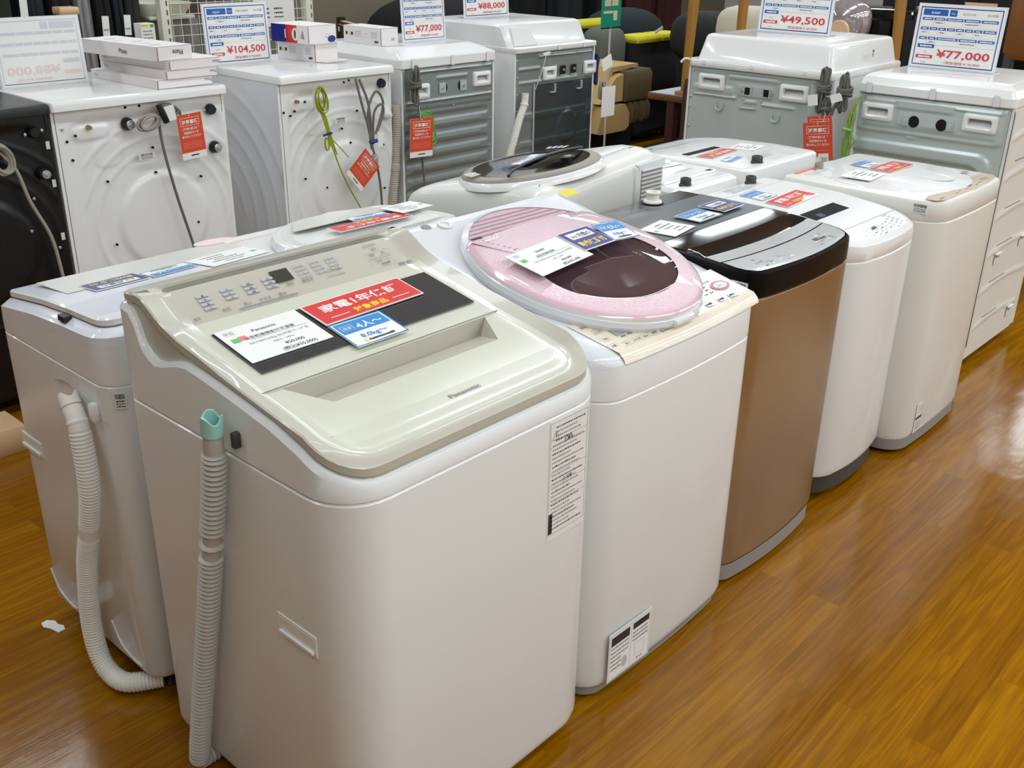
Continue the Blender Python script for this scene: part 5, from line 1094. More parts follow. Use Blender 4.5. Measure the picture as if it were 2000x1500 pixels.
def d_sign(maker, model, year, price, sub, capa, k2):
    def d(b, f, w, h):
        b.frame(f, w*.025, w*.975, h*.03, h*.965, w*.011, SNAVY, .0003)
        b.rect(f, w*.06, w*.35, h*.83, h*.93, SBLUE, .0004); b.text(f, w*.205, h*.855, h*.05, maker, PAPER, 'c', .015, .0006)
        b.rect(f, w*.37, w*.455, h*.83, h*.93, SBLUE, .0004); b.text(f, w*.412, h*.86, h*.035, '中古', PAPER, 'c', 0, .0006)
        b.text(f, w*.6, h*.86, h*.045, model, INKG, 'c', 0, .0004); b.text(f, w*.86, h*.86, h*.045, year, INKG, 'c', 0, .0004)
        for j, (zz, cols) in enumerate(((.755, (.06, .2, .34, .55, .75, .95)), (.6, (.06, .165, .27, .37, .475, .58, .685, .79, .95)), (.445, (.06, .165, .27, .53, .75, .95)))):
            for i, (p, q) in enumerate(zip(cols, cols[1:])):
                b.rect(f, w*p, w*(q-.012), h*zz, h*(zz+.042), SBLUE, .0004); b.greek(f, w*(p+.02), w*(q-.03), h*(zz+.01), h*.02, PAPER, i+j, .0006, .1)
                b.frame(f, w*p, w*(q-.012), h*(zz-.09), h*zz, w*.0015, INKL, .0004)
                if (i+j) % 2: b.greek(f, w*(p+.02), w*(q-.03), h*(zz-.05), h*.022, INKG, i*3+j, .0004)
        b.rect(f, w*.06, w*.26, h*.31, h*.37, SBLUE, .0004); b.greek(f, w*.09, w*.23, h*.325, h*.03, PAPER, 5, .0006, .1); b.text(f, w*.16, h*.235, h*.035, capa, INKG, 'c', 0, .0004)
        b.rect(f, w*.06, w*.26, h*.14, h*.195, SRED, .0004); b.greek(f, w*.09, w*.23, h*.152, h*.03, PAPER, 6, .0006, .1); b.text(f, w*.16, h*.07, h*.035, k2, INKG, 'c', 0, .0004)
        b.text(f, w*.61, h*.17, h*.17, price, SRED, 'c', .018, .0006, w*.62); b.text(f, w*.62, h*.075, h*.05, sub, SRED, 'c', 0, .0006, w*.42)
    return d
def d_ghost(b, f, w, h):
    # faint mirrored print showing through the back of the sheet
    g = Fr(f.p(w, 0, 0), -f.u, f.v); g.n = f.n
    b.frame(f, w*.025, w*.975, h*.03, h*.965, w*.011, GHOST, .0003)
    for p, q, zz in ((.06, .35, .83), (.37, .455, .83)): b.rect(f, w*(1-q), w*(1-p), h*zz, h*(zz+.1), GHOST, .0004)
    for zz, cols in ((.755, (.06, .2, .34, .55, .75, .95)), (.6, (.06, .165, .27, .37, .475, .58, .685, .79, .95)), (.445, (.06, .165, .27, .53, .75, .95))):
        for p, q in zip(cols, cols[1:]): b.rect(f, w*(1-q+.012), w*(1-p), h*zz, h*(zz+.042), GHOST, .0004)
    b.rect(f, w*.74, w*.94, h*.31, h*.37, GHOST, .0004); b.rect(f, w*.74, w*.94, h*.14, h*.195, GHOSTR, .0004)
    b.text(g, w*.61, h*.17, h*.17, '¥88,000', GHOSTR, 'c', .018, .0006, w*.62); b.text(g, w*.62, h*.075, h*.05, '（税抜価格 ¥ 80,000）', GHOSTR, 'c', 0, .0006, w*.42)
def sign(label, BL, u, w, h, draw, ztop, lean=.06):
    u = V(u).normalized(); nn = u.cross(Z); v = (Z-nn*lean).normalized(); fr = Fr(V(BL)+V((0, 0, .004)), u, v)
    t = thing('price_sign', label, 'price sign', tuple(V(BL)), 'A4 price signs on the drum washers'.replace('A4 ', 'upright '))
    b = MB(); b.slab(fr, 0, w, 0, h, -.0016, -.0002, PAPERB); draw(b, fr, w, h); b.build('printed_sheet', t)
    b = MB(); b.slab(fr, -.004, w+.004, -.004, h+.004, -.0036, -.0018, ACRYL)
    q = fr.p(0, -.004, -.002); b.slab(Fr(V((q.x, q.y, ztop)), u, -nn), 0, w, -.0, .07, .0005, .0025, ACRYL); b.build('acrylic_stand', t)
sign('price sign seen from behind, faint mirrored print, on the first white drum washer', (1.43, 3.572, .9875), X, .292, .214, d_ghost, .987)
sign('price sign reading 104,500 yen on the second white drum washer', (2.243, 3.63, .994), X, .288, .219, d_sign('AQUA', 'AQW-FV800E', '2021年製', '¥104,500', '（税抜価格 ¥ 95,000）', '8.0 kg', '5 kg'), .993)
sign('price sign reading 77,000 yen on domed cover of the ribbed steel drum washer', (3.095, 3.455, 1.042), X, .25, .215, d_sign('SHARP', 'ES-S7E', '2020年製', '¥77,000', '（税抜価格 ¥ 70,000）', '7 kg', '3.5 kg'), 1.041)
sign('price sign reading 88,000 yen on the tall stepped drum washer', (3.625, 3.61, 1.106), X, .305, .215, d_sign('TOSHIBA', 'TW-95G9L', '2020年製', '¥88,000', '（税抜価格 ¥ 80,000）', '9 kg', '5 kg'), 1.105)
sign('price sign reading 49,500 yen on the drum washer with sloping white housing', (4.06, 2.294, 1.121), -Y, .322, .222, d_sign('Panasonic', 'NA-VX', '2018年製', '¥49,500', '（税抜価格 ¥ 45,000）', '10 kg', '6 kg'), 1.12)
sign('price sign reading 77,000 yen on drum washer nearest the aisle', (4.02, 1.61, 1.044), -Y, .315, .22, d_sign('SHARP', 'ES-S7H-WL', '2023年製', '¥77,000', '（税抜価格 ¥ 70,000）', '7 kg', '3.5 kg'), 1.043)
def carton(label, cx, cy, z, L_, W_, H_, rot, group, left=None, front=None, name='carton', flap=0, open_=.012):
    """closed carton: cx, cy is the near left corner; L_ runs away from us, W_ to the right"""
    u = V((cos(rot), sin(rot), 0)); v = V((-sin(rot), cos(rot), 0)); o = V((cx, cy, z)); t = thing(name, label, 'box', tuple(o), group)
    fr = Fr(o, u, v); b = MB(); b.slab(fr, 0, W_, 0.003, L_, 0, H_, BOXW); 
    fl = Fr(o+v*L_, -v, Z); b.slab(fl, 0, L_, 0, H_, 0, .0006, BOXW)
    if left: left(b, Fr(o+v*L_+u*-.0008, -v, Z), L_, H_)
    b.build('body', t)
    b = MB(); ff = Fr(o, u, Z); b.slab(ff, .004, W_-.002, .001, H_-.001, -.002, .0004, BOXW); b.poly([ff.p(.0, .002, .0008), ff.p(.004, .0, .0008), ff.p(.004, H_-.002, .0008), ff.p(.001, H_-.002, .0008)], KRAFT)
    if front: front(b, Fr(o-v*.0006, u, Z), W_, H_)
    if flap: b.slab(Fr(o+Z*.0004, u, -v), .01, W_+.02, 0, flap, -.0012, 0, BOXW)
    b.build('end_flap', t)
    b = MB(); ft = Fr(o+Z*(H_+.0002), u, v); b.slab(ft, 0, W_, 0, L_, 0, .0008, BOXW)
    if name == 'plate_box':
        for k in range(5): b.disc(ft, W_*(.3+.1*(k % 3)), L_*(.15+.16*k), W_*.16, W_*.07, GHOST if k % 2 else INKL, .0012)
    b.build('top_panel', t); return t
def pl_left(big):
    def d(b, f, w, h): b.text(f, w*(.52 if big else .06), h*.3, h*.5, 'Plate', INK if big else INKL, 'l', .004, .001)
    return d
def pl_front(big):
    def d(b, f, w, h):
        q = f.at(w*(.72 if big else .98), h*(.72 if big else .75), 0, pi); b.text(q, 0, 0, h*.5, 'Plate', INK if big else INKG, 'l', .004, .001)
    return d
PG = 'flat white plate cartons'
carton('flat white plate carton, bottom of the stack of four', 1.803, 3.25, .9875, .43, .215, .028, .03, PG, pl_left(0), pl_front(0), 'plate_box')
carton('flat white plate carton, second from bottom in the stack of four', 1.836, 3.245, 1.0168, .43, .2, .027, .02, PG, pl_left(0), pl_front(0), 'plate_box')
carton('flat white plate carton, third from bottom in the stack of four', 1.852, 3.245, 1.0452, .43, .205, .03, .06, PG, pl_left(0), pl_front(0), 'plate_box')
carton('thicker white plate carton tilted on top of the stack, dark lettering on two sides', 1.815, 3.25, 1.0768, .42, .145, .045, .13, PG, pl_left(1), pl_front(1), 'plate_box')
def lamp_left(b, f, w, h):
    b.disc(f, w*.16, h*.56, w*.05, h*.1, CREAMS, .0008); b.rect(f, w*.06, w*.11, h*.48, h*.66, INK, .001); b.rect(f, w*.21, w*.26, h*.48, h*.66, INK, .001)
    for k in range(4): b.greek(f, w*.32, w*.5, h*(.7-.1*k), h*.04, INKL, k); b.greek(f, w*.75, w*.92, h*(.7-.1*k), h*.04, INKL, k+5)
    b.frame(f, w*.58, w*.66, h*.4, h*.65, w*.004, INKL); b.rect(f, w*.84, w*.94, h*.14, h*.26, NAVY, .001)
def red_left(b, f, w, h):
    b.rect(f, 0, w*.4, 0, h, NAVY, .0008); b.frame(f, w*.12, w*.3, h*.3, h*.75, w*.005, SNAVY, .001); b.rect(f, w*.4, w*.7, 0, h, RED, .0008); b.rect(f, w*.37, w*.4, h*.25, h*.75, PAPER, .001)
    b.rect(f, w*.45, w*.58, h*.25, h*.75, SRED, .001); b.disc(f, w*.66, h*.5, w*.09, h*.36, PAPER, .0012); b.disc(f, w*.655, h*.5, w*.03, h*.26, WOODB, .0014); b.poly([f.p(w*.8, h*.3, .001), f.p(w*.9, h*.25, .001), f.p(w*.86, h*.78, .001)], FILMV)
def red_front(b, f, w, h): b.disc(f, w*.82, h*.2, w*.14, h*.2, NAVY, .001); b.frame(f, w*.6, w*.72, h*.3, h*.5, w*.01, INKL, .001)
LG = 'white oblong cartons'
carton('white oblong carton below the blue and red one on second white drum washer', 2.635, 3.478, .9935, .215, .13, .07, .12, LG, lamp_left, None, 'carton', .05)
carton('white carton with blue and red printed side, on top of a plain white one', 2.605, 3.475, 1.0645, .215, .155, .068, .1, LG, red_left, red_front, 'carton', .02)
carton('white oblong carton on the domed cover of ribbed steel drum washer', 2.935, 3.42, 1.0415, .235, .1, .069, .02, LG, lamp_left, lambda b, f, w, h: b.greek(f, w*.6, w*.85, h*.25, h*.2, INKL, 3), 'carton', .03)
# torn scrap on the floor
b = MB(); f = Fr((.722, 2.075, .0005), (1, .3, 0), (-.3, 1, 0)); b.prism([(-.012, -.03), (.004, -.034), (.012, -.02), (.01, -.004), (.016, .012), (.008, .03), (-.006, .032), (-.014, .016), (-.01, 0)], f, .002, PAPER)
tag(b.build('paper_scrap'), 'small torn white paper scrap on the floor by left machine', 'paper scrap')
# ================================================================ behind the machines
def wavy(b, x0, x1, y0, y1, z0, z1, m, seed=1, amp=.012, n=40, seg=6, lean=0):
    """hanging or draped cloth: a closed outline with folds"""
    rn = random.Random(seed); ph = [rn.uniform(0, 6.28) for _ in range(4)]; rings = []
    for j in range(seg+1):
        t_ = j/seg; z = z0+(z1-z0)*t_; r_ = []
        for k in range(n):
            a = 2*pi*k/n; cx, cy = (x0+x1)/2, (y0+y1)/2; ca, sa = cos(a), sin(a)
            s = 1/max(abs(ca), abs(sa)); s = min(s, 1.25); w_ = amp*(sin(7*a+ph[0]+t_)+.6*sin(13*a+ph[1]-2*t_))*(1.1-.6*t_)
            r_.append((cx+((x1-x0)/2+w_)*ca*s+lean*t_, cy+((y1-y0)/2+w_)*sa*s, z))
        rings.append(r_)
    b.loft(rings, m, True, True)
def blob(b, c, r, m, n=24, k=12, rot=0, flat=1.):
    rings = []
    for j in range(1, k):
        ph = -pi/2+pi*j/k; rr = []
        for i in range(n):
            a = 2*pi*i/n; x, y, z = cos(ph)*cos(a), cos(ph)*sin(a), sin(ph)
            x, y, z = [abs(q)**flat*(1 if q > 0 else -1) for q in (x, y, z)]
            x, y, z = x*r[0], y*r[1], z*r[2]; rr.append((c[0]+x*cos(rot)-y*sin(rot), c[1]+x*sin(rot)+y*cos(rot), c[2]+z))
        rings.append(rr)
    b.loft(rings, m, True, True)
# clothes rail and hanging garments at the far left
t = thing('clothes_rail', 'white steel clothes rail behind the drum washers, at the far left', 'clothes rail', (2.2, 5.2, 0))
for xx in (1.35, 2.86):
    b = MB(); b.box(xx-.025, xx+.025, 4.985, 5.035, 0, 1.75, RACKW, .003)
    for k in range(30): b.rect(Fr((xx, 4.985, .35+.045*k), X, Z), .006, .012, 0, .025, HOLE)
    b.build('post', t)
    b = MB(); b.box(xx-.025, xx+.025, 4.8, 5.5, 0, .04, RACKW, .005); b.build('foot', t)
b = MB(); b.tube([(1.33, 5.2, 1.7), (2.88, 5.2, 1.7)], .016, RACKW, 10); b.build('rail', t)
for xx in (1.35, 2.86): b = MB(); b.box(xx-.015, xx+.015, 5.03, 5.22, 1.68, 1.72, RACKW, .003); b.build('bracket', t)
GAR = [(1.62, 1.92, 'black garment hanging at the left end of the rail', FABK, 0), (1.95, 2.13, 'dark olive garment with a white price tag, second on the rail', FABG, 2.145), (2.18, 2.27, 'dark green striped garment hanging above the back of the price sign', FABT, 0), (2.30, 2.42, 'black garment hanging beside the plastic garment cover', FABK, 0), (2.43, 2.505, 'clear grey plastic garment cover hanging on the rail', FILMV, 0), (2.52, 2.60, 'black garment with a white price tag right of the plastic cover', FABK, 2.53), (2.61, 2.665, 'dark teal garment with a white price tag near the rack post', FABT, 2.645), (2.675, 2.76, 'dark olive brown garment hanging nearest the rack post', FABG, 0)]
for i, (xa, xb, lab, m, tg) in enumerate(GAR):
    t = thing('hanging_garment', lab, 'clothes', ((xa+xb)/2, 5.2, .5), 'garments on the clothes rail')
    b = MB(); wavy(b, xa, xb, 5.04, 5.36, .5, 1.58, m, i+2, .008, 48, 5); b.build('cloth', t)
    b = MB(); xm = (xa+xb)/2; b.tube([(xm, 5.2, 1.57), (xm, 5.2, 1.66)]+[(xm, 5.2+.02*sin(a*.6), 1.7+.02-.02*cos(a*.6)) for a in range(1, 6)], .003, GALV, 6); b.build('hanger_hook', t)
    if tg: b = MB(); b.slab(Fr((tg, 5.02, .985 if tg > 2.2 else 1.08), X+Z*-.05, Z), -.0, .035, 0, .095, 0, .002, PAPER); b.greek(Fr((tg, 5.018, .99), X, Z), .005, .03, .02, .01, INKG, 3); b.build('price_tag', t)
b = MB(); b.box(2.29, 2.385, 4.93, 5.01, 1.10, 1.132, WOODP, .004); b.box(2.315, 2.335, 4.95, 4.99, .0, 1.10, WOODP); b.box(2.345, 2.365, 4.95, 4.99, .0, 1.10, WOODP)
tag(b.build('narrow_stool'), 'pale narrow stool top just above the back of price sign', 'stool')
# mesh rack with tray, notice and wrapped rolls
t = thing('mesh_rack', 'white wire mesh rack panel with slotted post, behind the cartons', 'rack', (3.3, 5.0, 0))
b = MB(); b.box(3.735, 3.785, 4.985, 5.035, 0, 1.6, RACKW, .003)
for k in range(28): b.rect(Fr((3.76, 4.985, .3+.045*k), X, Z), .008, .014, 0, .025, HOLE)
b.build('post', t)
b = MB(); b.box(2.9, 3.78, 4.85, 5.4, 0, .05, RACKW, .005); b.build('foot', t)
b = MB(); x = 2.895
while x < 3.735: b.tube([(x, 4.99, .5), (x, 4.99, 1.55)], .0021, RACKW, 5); x += .052
z = .5
while z < 1.56: b.tube([(2.885, 4.988, z), (3.74, 4.988, z)], .0021, RACKW, 5); z += .052
b.build('wire_mesh', t)
b = MB(); f = Fr((3.385, 4.983, .985), X, Z); b.slab(f, 0, .265, 0, .33, 0, .002, PAPER)
for j in range(3): b.greek(f, .04, .1, .045+.022*j, .009, INK, j, .0026); b.greek(f, .13, .19, .045+.022*j, .009, INK, j+5, .0026)
tag(b.build('paper_notice'), 'white paper notice with small print fixed on the wire mesh', 'notice')
b = MB(); b.lathe([(.13, 0), (.165, .045), (.17, .062), (.163, .062), (.155, .045), (.12, .006)], Fr((2.925, 5.17, 1.06), X, Y), RACKW, 32, True, True); b.box(2.8, 3.06, 5.04, 5.32, 1.045, 1.062, RACKW, .003); b.box(2.88, 2.90, 5.01, 5.33, .05, 1.05, RACKW)
tag(b.build('white_bowl'), 'shallow white bowl on a shelf beside the rack post', 'bowl')
t = thing('carton', 'small printed carton below the shallow white bowl', 'box', (2.72, 5.0, .94)); b = MB(); b.box(2.695, 2.77, 4.95, 5.02, .0, 1.04, BOXW, .003); b.build('body', t)
b = MB(); f = Fr((2.695, 4.9495, .94), X, Z); b.rect(f, 0, .075, .0, .098, PAPER); b.rect(f, .004, .04, .085, .096, YSTK, .0009); b.rect(f, .05, .07, .08, .096, GREEN, .0009)
for k in range(3): b.greek(f, .01, .06, .06-.016*k, .008, INKG, k, .0009)
b.build('label', t)
for i, (xa, xb) in enumerate(((2.93, 3.02), (3.03, 3.12), (3.13, 3.21))):
    b = MB(); wavy(b, xa, xb, 5.1, 5.25, 0, 1.04, FILMV, 20+i, .006, 32, 4)
    tag(b.build('wrapped_roll'), ('left', 'middle', 'right')[i]+' one of three grey plastic wrapped rolls behind the wire mesh', 'roll', 'wrapped rolls behind the mesh')
b = MB(); b.box(3.23, 3.73, 5.45, 5.8, 0, 1.25, WOODK, .01); tag(b.build('dark_cupboard'), 'dark brown cupboard behind the wire mesh', 'cupboard')
b = MB(); b.box(.1, 1.075, 2.98, 3.12, 0, .088, WOODP, .004); tag(b.build('wooden_board'), 'pale wooden board lying on floor in front of the black drum', 'board')
# dark furniture in the middle
t = thing('bed_frame', 'dark brown bed rail with pale edge lines, left of the black sofa', 'bed', (4.45, 5.2, 0))
b = MB(); P0, P1 = V((4.78, 5.98, 0)), V((4.30, 4.78, 0)); fr = Fr((4.78, 5.98, 0), P1-P0, Z); L_ = (P1-P0).length
b.slab(fr, 0, L_, .55, .895, 0, .04, WOODK, .006); b.slab(fr, .03, L_, .872, .878, .04, .044, WOODP); b.slab(fr, .03, L_, .892, .898, .0, .03, WOODP); b.build('side_rail', t)
for a in (.02, L_-.06): b = MB(); b.slab(fr, a, a+.05, 0, .92, -.01, .045, BLACK, .008); b.build('post', t)
b = MB(); b.slab(fr, .07, .1, .83, .86, .045, .05, PAPER); b.build('label', t)
b = MB(); blob(b, (6.5, 6.7, .55), (.75, .5, .42), FABK, 24, 12, 0, .7); tag(b.build('bean_bag'), 'large black bean bag behind the dark bed rail', 'bean bag')
def couch(label, x0, x1, y0, y1, z1, m, top=None, cat='sofa', group=None, split=1):
    t = thing('sofa', label, cat, ((x0+x1)/2, (y0+y1)/2, 0), group)
    b = MB(); b.box(x0, x1, y0, y0+.18, .06, z1, m, .03); b.build('backrest', t)
    b = MB(); b.box(x0+.02, x1-.02, y0+.18, y1, .06, .4, m, .03); b.build('seat', t)
    for fx in (x0+.08, x1-.08):
        for fy in (y0+.08, y1-.08): b = MB(); b.cyl(Fr((fx, fy, 0), X, Y), .025, 0, .065, WOODK, 10); b.build('leg', t)
    if top:
        for k in range(split):
            xa, xb = x0+(x1-x0)*k/split, x0+(x1-x0)*(k+1)/split; b = MB(); b.box(xa+.004, xb-.004, y0-.015, y0+.2, z1-.005, z1+.045, top, .018); b.build('top_cushion', t)
    return t
couch('black sofa with a yellow top edge, seen from behind between the drum washers', 6.42, 7.06, 4.62, 5.2, .745, FABK, FABY, split=2)
b = MB(); b.slab(Fr((6.62, 4.595, .80), X+Z*.35, Z), 0, .1, 0, .022, 0, .003, PAPER); tag(b.build('paper_tag'), 'pale pointed paper tag sticking out on the yellow sofa edge', 'tag')
couch('black sofa with a thick yellow back cushion behind the grey green cushion', 6.35, 7.05, 5.25, 5.9, .80, FABK, FABY)
b = MB(); blob(b, (7.5, 5.55, .66), (.42, .3, .24), FABT, 24, 12, 0, .85); b.box(7.15, 7.85, 5.3, 5.8, 0, .5, FABK, .05); tag(b.build('black_pouffe'), 'rounded dark teal pouffe behind the yellow sofa edge', 'pouffe')
for i, (xa, lab) in enumerate(((7.0, 'black shiny wrapped coat'), (7.5, 'black coat with silvery folds'), (8.05, 'black coat with a bluish sheen'), (8.6, 'dark maroon curtain'), (9.15, 'dark maroon cloth'))):
    b = MB(); wavy(b, xa, xa+.4, 6.3, 6.6, 0, 1.35, FABMR if i > 2 else (FABT if i == 1 else FABK), 40+i, .02, 60, 4); tag(b.build('hanging_cloth'), lab+' hanging in the dark background, '+('left of the wooden pole', 'behind the pouffe', 'right behind the pouffe', 'right of the wooden pole', 'behind beige cushion')[i], 'cloth', 'cloths in the background')
b = MB(); blob(b, (6.24, 4.78, .67), (.18, .12, .19), FABGR, 24, 12, .1, .55); b.box(6.1, 6.4, 4.7, 4.95, 0, .5, FABK, .03); tag(b.build('cushioned_stool'), 'grey green cushioned stool beside the tall drum washer', 'stool')
couch('low black sofa in shadow behind the tan armchair', 5.35, 6.05, 5.02, 5.6, .62, FABK)
couch('black two seat sofa right of the wooden pole', 7.1, 8.3, 4.3, 5.0, .72, FABK)
# tan armchair
t = thing('armchair', 'tan and brown armchair lying on its back by the black sofa', 'armchair', (5.87, 4.4, 0))
fr = Fr((0, 4.35, 0), X, Z)
b = MB(); b.prism([(5.49, .27), (5.54, .24), (5.80, .615), (6.09, .635), (6.08, .655), (5.78, .648)], fr, -.5, FABTAN); b.build('back_board', t)
b = MB(); b.prism([(5.60, .425), (5.855, .425), (5.855, .605), (5.77, .585)], fr.at(0, 0, .05), -.4, FABTAN); b.build('side_pad', t)
b = MB(); b.box(5.86, 6.19, 4.28, 4.72, .415, .62, FABBR, .025); b.build('back_cushion', t)
b = MB(); b.prism([(5.56, .235), (5.6, .225), (5.88, .225), (5.92, .25), (5.92, .34), (5.87, .405), (5.62, .405)], fr.at(0, 0, .07), -.4, FABTAN); b.build('side_cushion', t)
b = MB()
for k in range(4): b.box(5.915+.07*k, 5.985+.07*k, 4.27+.01*(k % 2), 4.75, .255+.005*k, .405, FABBR, .03)
b.build('seat_cushion', t); b = MB(); b.box(5.6, 6.2, 4.45, 4.8, .03, .23, FABK, .02); b.build('base', t)
for fx in (5.65, 6.12): b = MB(); b.box(fx, fx+.04, 4.5, 4.54, 0, .04, WOODK); b.build('leg', t)
b = MB(); b.box(5.95, 7.5, 3.75, 4.2, 0, .12, FABK, .03); tag(b.build('dark_floor_slab'), 'low black slab added to darken the floor by tan armchair', 'slab')  # black slab added over bright floor to stand in for shade
# green notice on a stand
t = thing('sign_stand', 'green sign on a thin stand with cream labels, right of the tall drum washer', 'sign', (5.56, 4.2, 0))
b = MB(); f = Fr((5.445, 4.2, .93), X, Z); b.slab(f, 0, .205, 0, .30, -.004, 0, GREENS, .001); b.rect(f, 0, .205, -.008, 0, BLACK)
b.rect(f, .03, .095, .13, .165, CREAMS); b.rect(f, .105, .17, .13, .165, CREAMS); b.rect(f, .02, .12, .085, .1, CREAMS); b.rect(f, .125, .165, .04, .1, CREAMS); b.disc(f, .09, .2, .02, .025, CREAMS); b.disc(f, .15, .2, .015, .02, CREAMS); b.greek(f, .03, .17, .185, .008, CREAMS, 2)
for q in ((.035, .09), (.11, .165)): b.greek(f, q[0], q[1], .15, .006, INKL, 2, .0009); b.greek(f, q[0], q[1], .138, .006, INKL, 3, .0009)
b.build('board', t); b = MB(); b.tube([(5.55, 4.205, .02), (5.55, 4.205, .93)], .007, SILV, 8); b.build('pole', t); b = MB(); b.cyl(Fr((5.55, 4.205, 0), X, Y), .13, 0, .02, BLACK, 24, .004); b.build('base', t)
t = thing('warning_tag', 'plain white back of a tag hanging at the right of tall stepped drum', 'warning tag', (4.15, 3.19, .64), TG); b = MB(); b.slab(Fr((4.152, 3.175, .642), X, Z), 0, .108, 0, .147, -.0012, 0, PAPER); b.build('card', t)
b = MB(); b.tube([(4.195, 3.175, .788), (4.18, 3.178, .82), (4.175, 3.18, .84)], .0012, PAPER, 5); b.build('string', t)
# upturned honey wood table standing on a low side table
t = thing('side_table', 'brown wooden side table with grey top, left of the sloping white housing', 'table', (5.0, 2.7, 0))
b = MB(); b.box(4.72, 5.4, 2.0, 3.30, .665, .70, WOODB, .004); b.rect(Fr((4.72, 2.0, .7002), X, Y), .005, .675, .005, 1.295, SILK); b.build('tabletop', t)
for fx, fy in ((4.75, 2.1), (4.75, 3.15), (5.35, 2.1), (5.35, 3.15)): b = MB(); b.box(fx-.025, fx+.025, fy-.025, fy+.025, 0, .667, FABMR, .004); b.build('leg', t)
t = thing('upturned_table', 'honey coloured wooden table upside down, its legs pointing up', 'table', (5.0, 2.65, .7))
b = MB(); b.box(4.735, 5.32, 2.12, 3.14, .702, .722, WOOD, .006); b.build('tabletop', t)
for (fx, fy, tx, ty) in ((4.76, 3.09, 4.76, 3.072), (5.25, 3.076, 5.25, 3.07), (5.25, 2.17, 5.25, 2.20)): b = MB(); b.tube([(fx, fy, .72), ((fx+tx)/2, (fy+ty)/2, 1.05), (tx, ty, 1.32)], [.021, .026, .03], WOOD, 14); b.build('leg', t)
b = MB(); b.tube([(4.69, 3.03, 0), (4.69, 3.03, .75), (4.69, 3.025, .80)], [.02, .02, .014], WOODK, 10); tag(b.build('wooden_post'), 'dark brown rounded post at left edge of the pale galvanised back', 'post')
# right background
b = MB(); blob(b, (6.1, 3.5, .93), (.12, .22, .15), FABBE, 20, 10, .2, .6); b.box(5.98, 6.3, 3.2, 3.8, 0, .8, FABK, .03); tag(b.build('beige_cushion'), 'beige cushion on a dark seat behind sloping white housing', 'cushion')
b = MB(); blob(b, (6.75, 4.2, .80), (.2, .3, .18), FABG, 20, 10, 0, .7); b.box(6.6, 7.0, 4.05, 4.4, 0, .66, FABK, .03); tag(b.build('grey_cushion'), 'dark grey rounded cushion beside the beige cushion', 'cushion')
t = thing('plastic_stool', 'glossy black stool with flared legs between the two right hand price signs', 'stool', (6.2, 2.68, 0))
b = MB(); b.loft([ring3(half_ring(*inset((6.02, 6.38, 2.4, 2.93, .08, .08), d), (), 6), z) for d, z in ((.012, 1.048), (.0, 1.064), (0, 1.091), (.012, 1.105), (.05, 1.114))], GLOSSK, True, True); b.build('seat', t)
for sx, sy in ((6.07, 2.46), (6.07, 2.87), (6.33, 2.46), (6.33, 2.87)): b = MB(); ex, ey = sx+(sx-6.2)*.3, sy+(sy-2.66)*.3; b.tube([(ex, ey, 0), (sx, sy, 1.06)], [.06, .08], BLACK, 8); b.build('leg', t)
b = MB(); blob(b, (5.78, 2.71, 1.05), (.1, .135, .125), FILMS, 22, 12, .3, .8); b.box(5.72, 5.86, 2.62, 2.8, 0, .94, FABK, .02); tag(b.build('wrapped_cushion'), 'silver plastic wrapped cushion right of the 49,500 yen sign', 'cushion')
t = thing('round_back_chair', 'small chair with a pale round wooden back, below wrapped cushion', 'chair', (5.5, 2.6, 0)); b = MB(); f = Fr((5.5, 2.61, 1.018), (-.1, -1, 0), Z); b.lathe([(.05, 0), (.06, .004), (.06, .014), (.055, .018)], f, WOODP, 28); b.build('backrest', t)
b = MB(); b.box(5.51, 5.54, 2.59, 2.63, .4, .99, WOODP, .003); b.build('upright', t); b = MB(); b.box(5.45, 5.66, 2.5, 2.7, .39, .42, WOODP, .008); b.build('seat', t)
for fx, fy in ((5.47, 2.52), (5.47, 2.68), (5.64, 2.52), (5.64, 2.68)): b = MB(); b.box(fx-.012, fx+.012, fy-.012, fy+.012, 0, .392, WOODP); b.build('leg', t)
b = MB(); b.box(5.55, 5.62, 1.95, 2.13, 0, 1.12, FABBR, .02); tag(b.build('fabric_panel'), 'narrow grey brown fabric panel right of the wooden leg', 'panel')
t = thing('leather_chair', 'rust leather chair back at the right edge, behind a price sign', 'chair', (5.2, 1.5, 0)); b = MB(); b.box(5.0, 5.1, 1.2, 1.60, 1.0, 1.42, LEATH, .03); b.build('backrest', t); b = MB(); b.box(5.0, 5.5, 1.15, 1.62, .44, .56, LEATH, .03); b.build('seat', t)
for fx, fy in ((5.04, 1.2), (5.04, 1.57), (5.45, 1.2), (5.45, 1.57)): b = MB(); b.box(fx-.02, fx+.02, fy-.02, fy+.02, 0, 1.05 if fx < 5.1 else .45, BLACK, .004); b.build('leg', t)
t = thing('dining_table', 'rosy wooden table top far behind the aisle price sign', 'table', (7.2, 2.3, 0)); b = MB(); b.box(6.8, 7.6, 1.7, 2.75, 1.05, 1.09, PINKWOOD, .01); b.build('tabletop', t)
for fx, fy in ((6.86, 1.78), (6.86, 2.68), (7.54, 1.78), (7.54, 2.68)): b = MB(); b.box(fx-.03, fx+.03, fy-.03, fy+.03, 0, 1.05, WOODK, .004); b.build('leg', t)
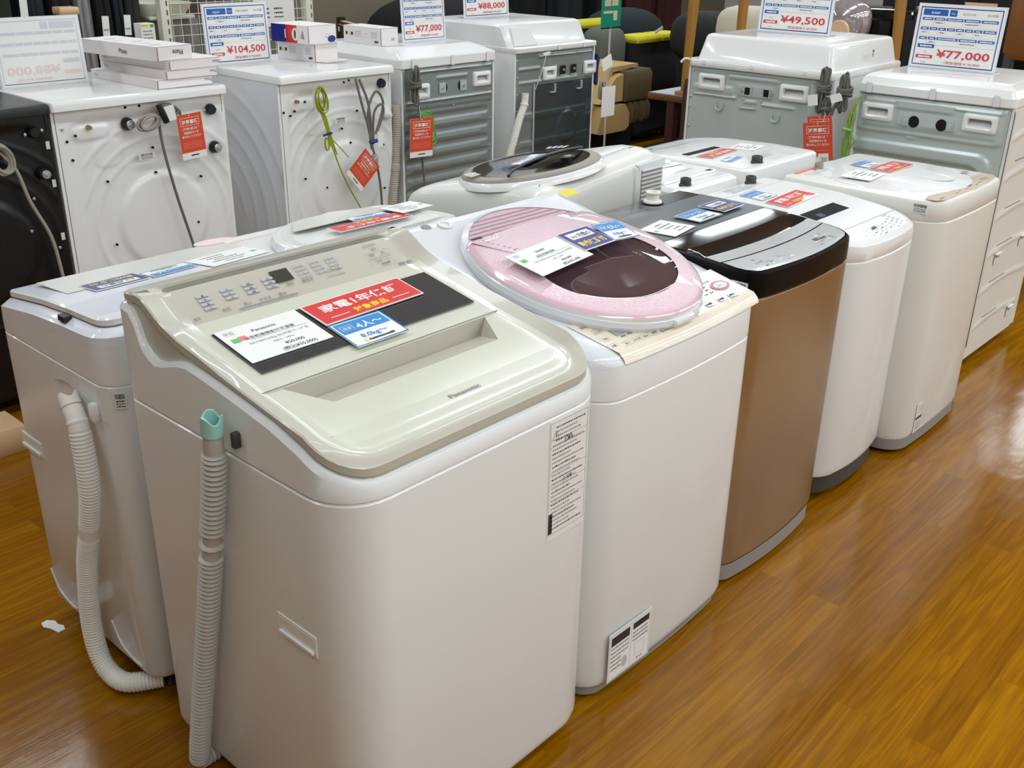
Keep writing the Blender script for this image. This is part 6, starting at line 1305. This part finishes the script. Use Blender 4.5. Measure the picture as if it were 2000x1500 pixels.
for i, (cx, cy) in enumerate(((6.6, 2.66), (6.6, 2.38), (6.6, 2.05))):
    t = thing('dining_chair', ('left', 'middle', 'right')[i]+' one of three dark chairs at the rosy table', 'chair', (cx, cy, 0), 'dark chairs at the far table')
    b = MB(); b.box(cx-.17, cx+.17, cy-.09, cy+.09, .6, .65, FABK, .01); b.build('seat', t); b = MB(); b.box(cx-.19, cx-.15, cy-.07, cy+.07, .65, 1.25, FABK, .01); b.build('backrest', t)
    for fx in (-.14, .14):
        for fy in (-.06, .06): b = MB(); b.box(cx+fx-.015, cx+fx+.015, cy+fy-.015, cy+fy+.015, 0, .6, WOODK); b.build('leg', t)
for i, (xa, ya, xb, yb, z_, m, lab) in enumerate(((7.8, .3, 8.4, 1.9, 1.0, WOODK, 'dark brown sideboard at the far right'), (7.8, 2.0, 8.4, 3.4, 1.15, FABK, 'long black cabinet far behind the black stool'), (7.4, 3.5, 8.2, 4.2, .95, WOODK, 'dark brown cabinet far behind the beige cushion'))):
    t = thing('cabinet', lab, 'cabinet', ((xa+xb)/2, (ya+yb)/2, 0)); b = MB(); b.box(xa, xb, ya, yb, .06, z_, m, .01); b.build('body', t)
    for k in range(2): yy = ya+(yb-ya)*k/2; b = MB(); b.box(xa-.015, xa, yy+.01, yy+(yb-ya)/2-.01, .1, z_-.05, m, .004); d = b.build('door', t); b = MB(); b.box(xa-.03, xa-.015, yy+.1, yy+.2, z_*.6, z_*.6+.015, SILV, .003); b.build('handle', d)
    b = MB(); b.box(xa+.02, xb-.02, ya+.02, yb-.02, 0, .06, BLACK); b.build('base', t)
for i, (cx, cy, r_, m, lab) in enumerate(((8.0, 3.0, .22, FABBE, 'cream wrapped bundle on the long black cabinet'), (8.05, 2.55, .2, FILMS, 'silvery wrapped bundle on the long black cabinet'), (8.0, 2.2, .14, FABTAN, 'tan bundle on the right end of long black cabinet'))):
    b = MB(); blob(b, (cx, cy, 1.152+r_*.45), (r_, r_, r_*.45), m, 18, 10, 0, .7); tag(b.build('wrapped_bundle'), lab, 'bundle', 'bundles on the black cabinet')
for o in bpy.data.objects:
    if '_o' in o: del o['_o']
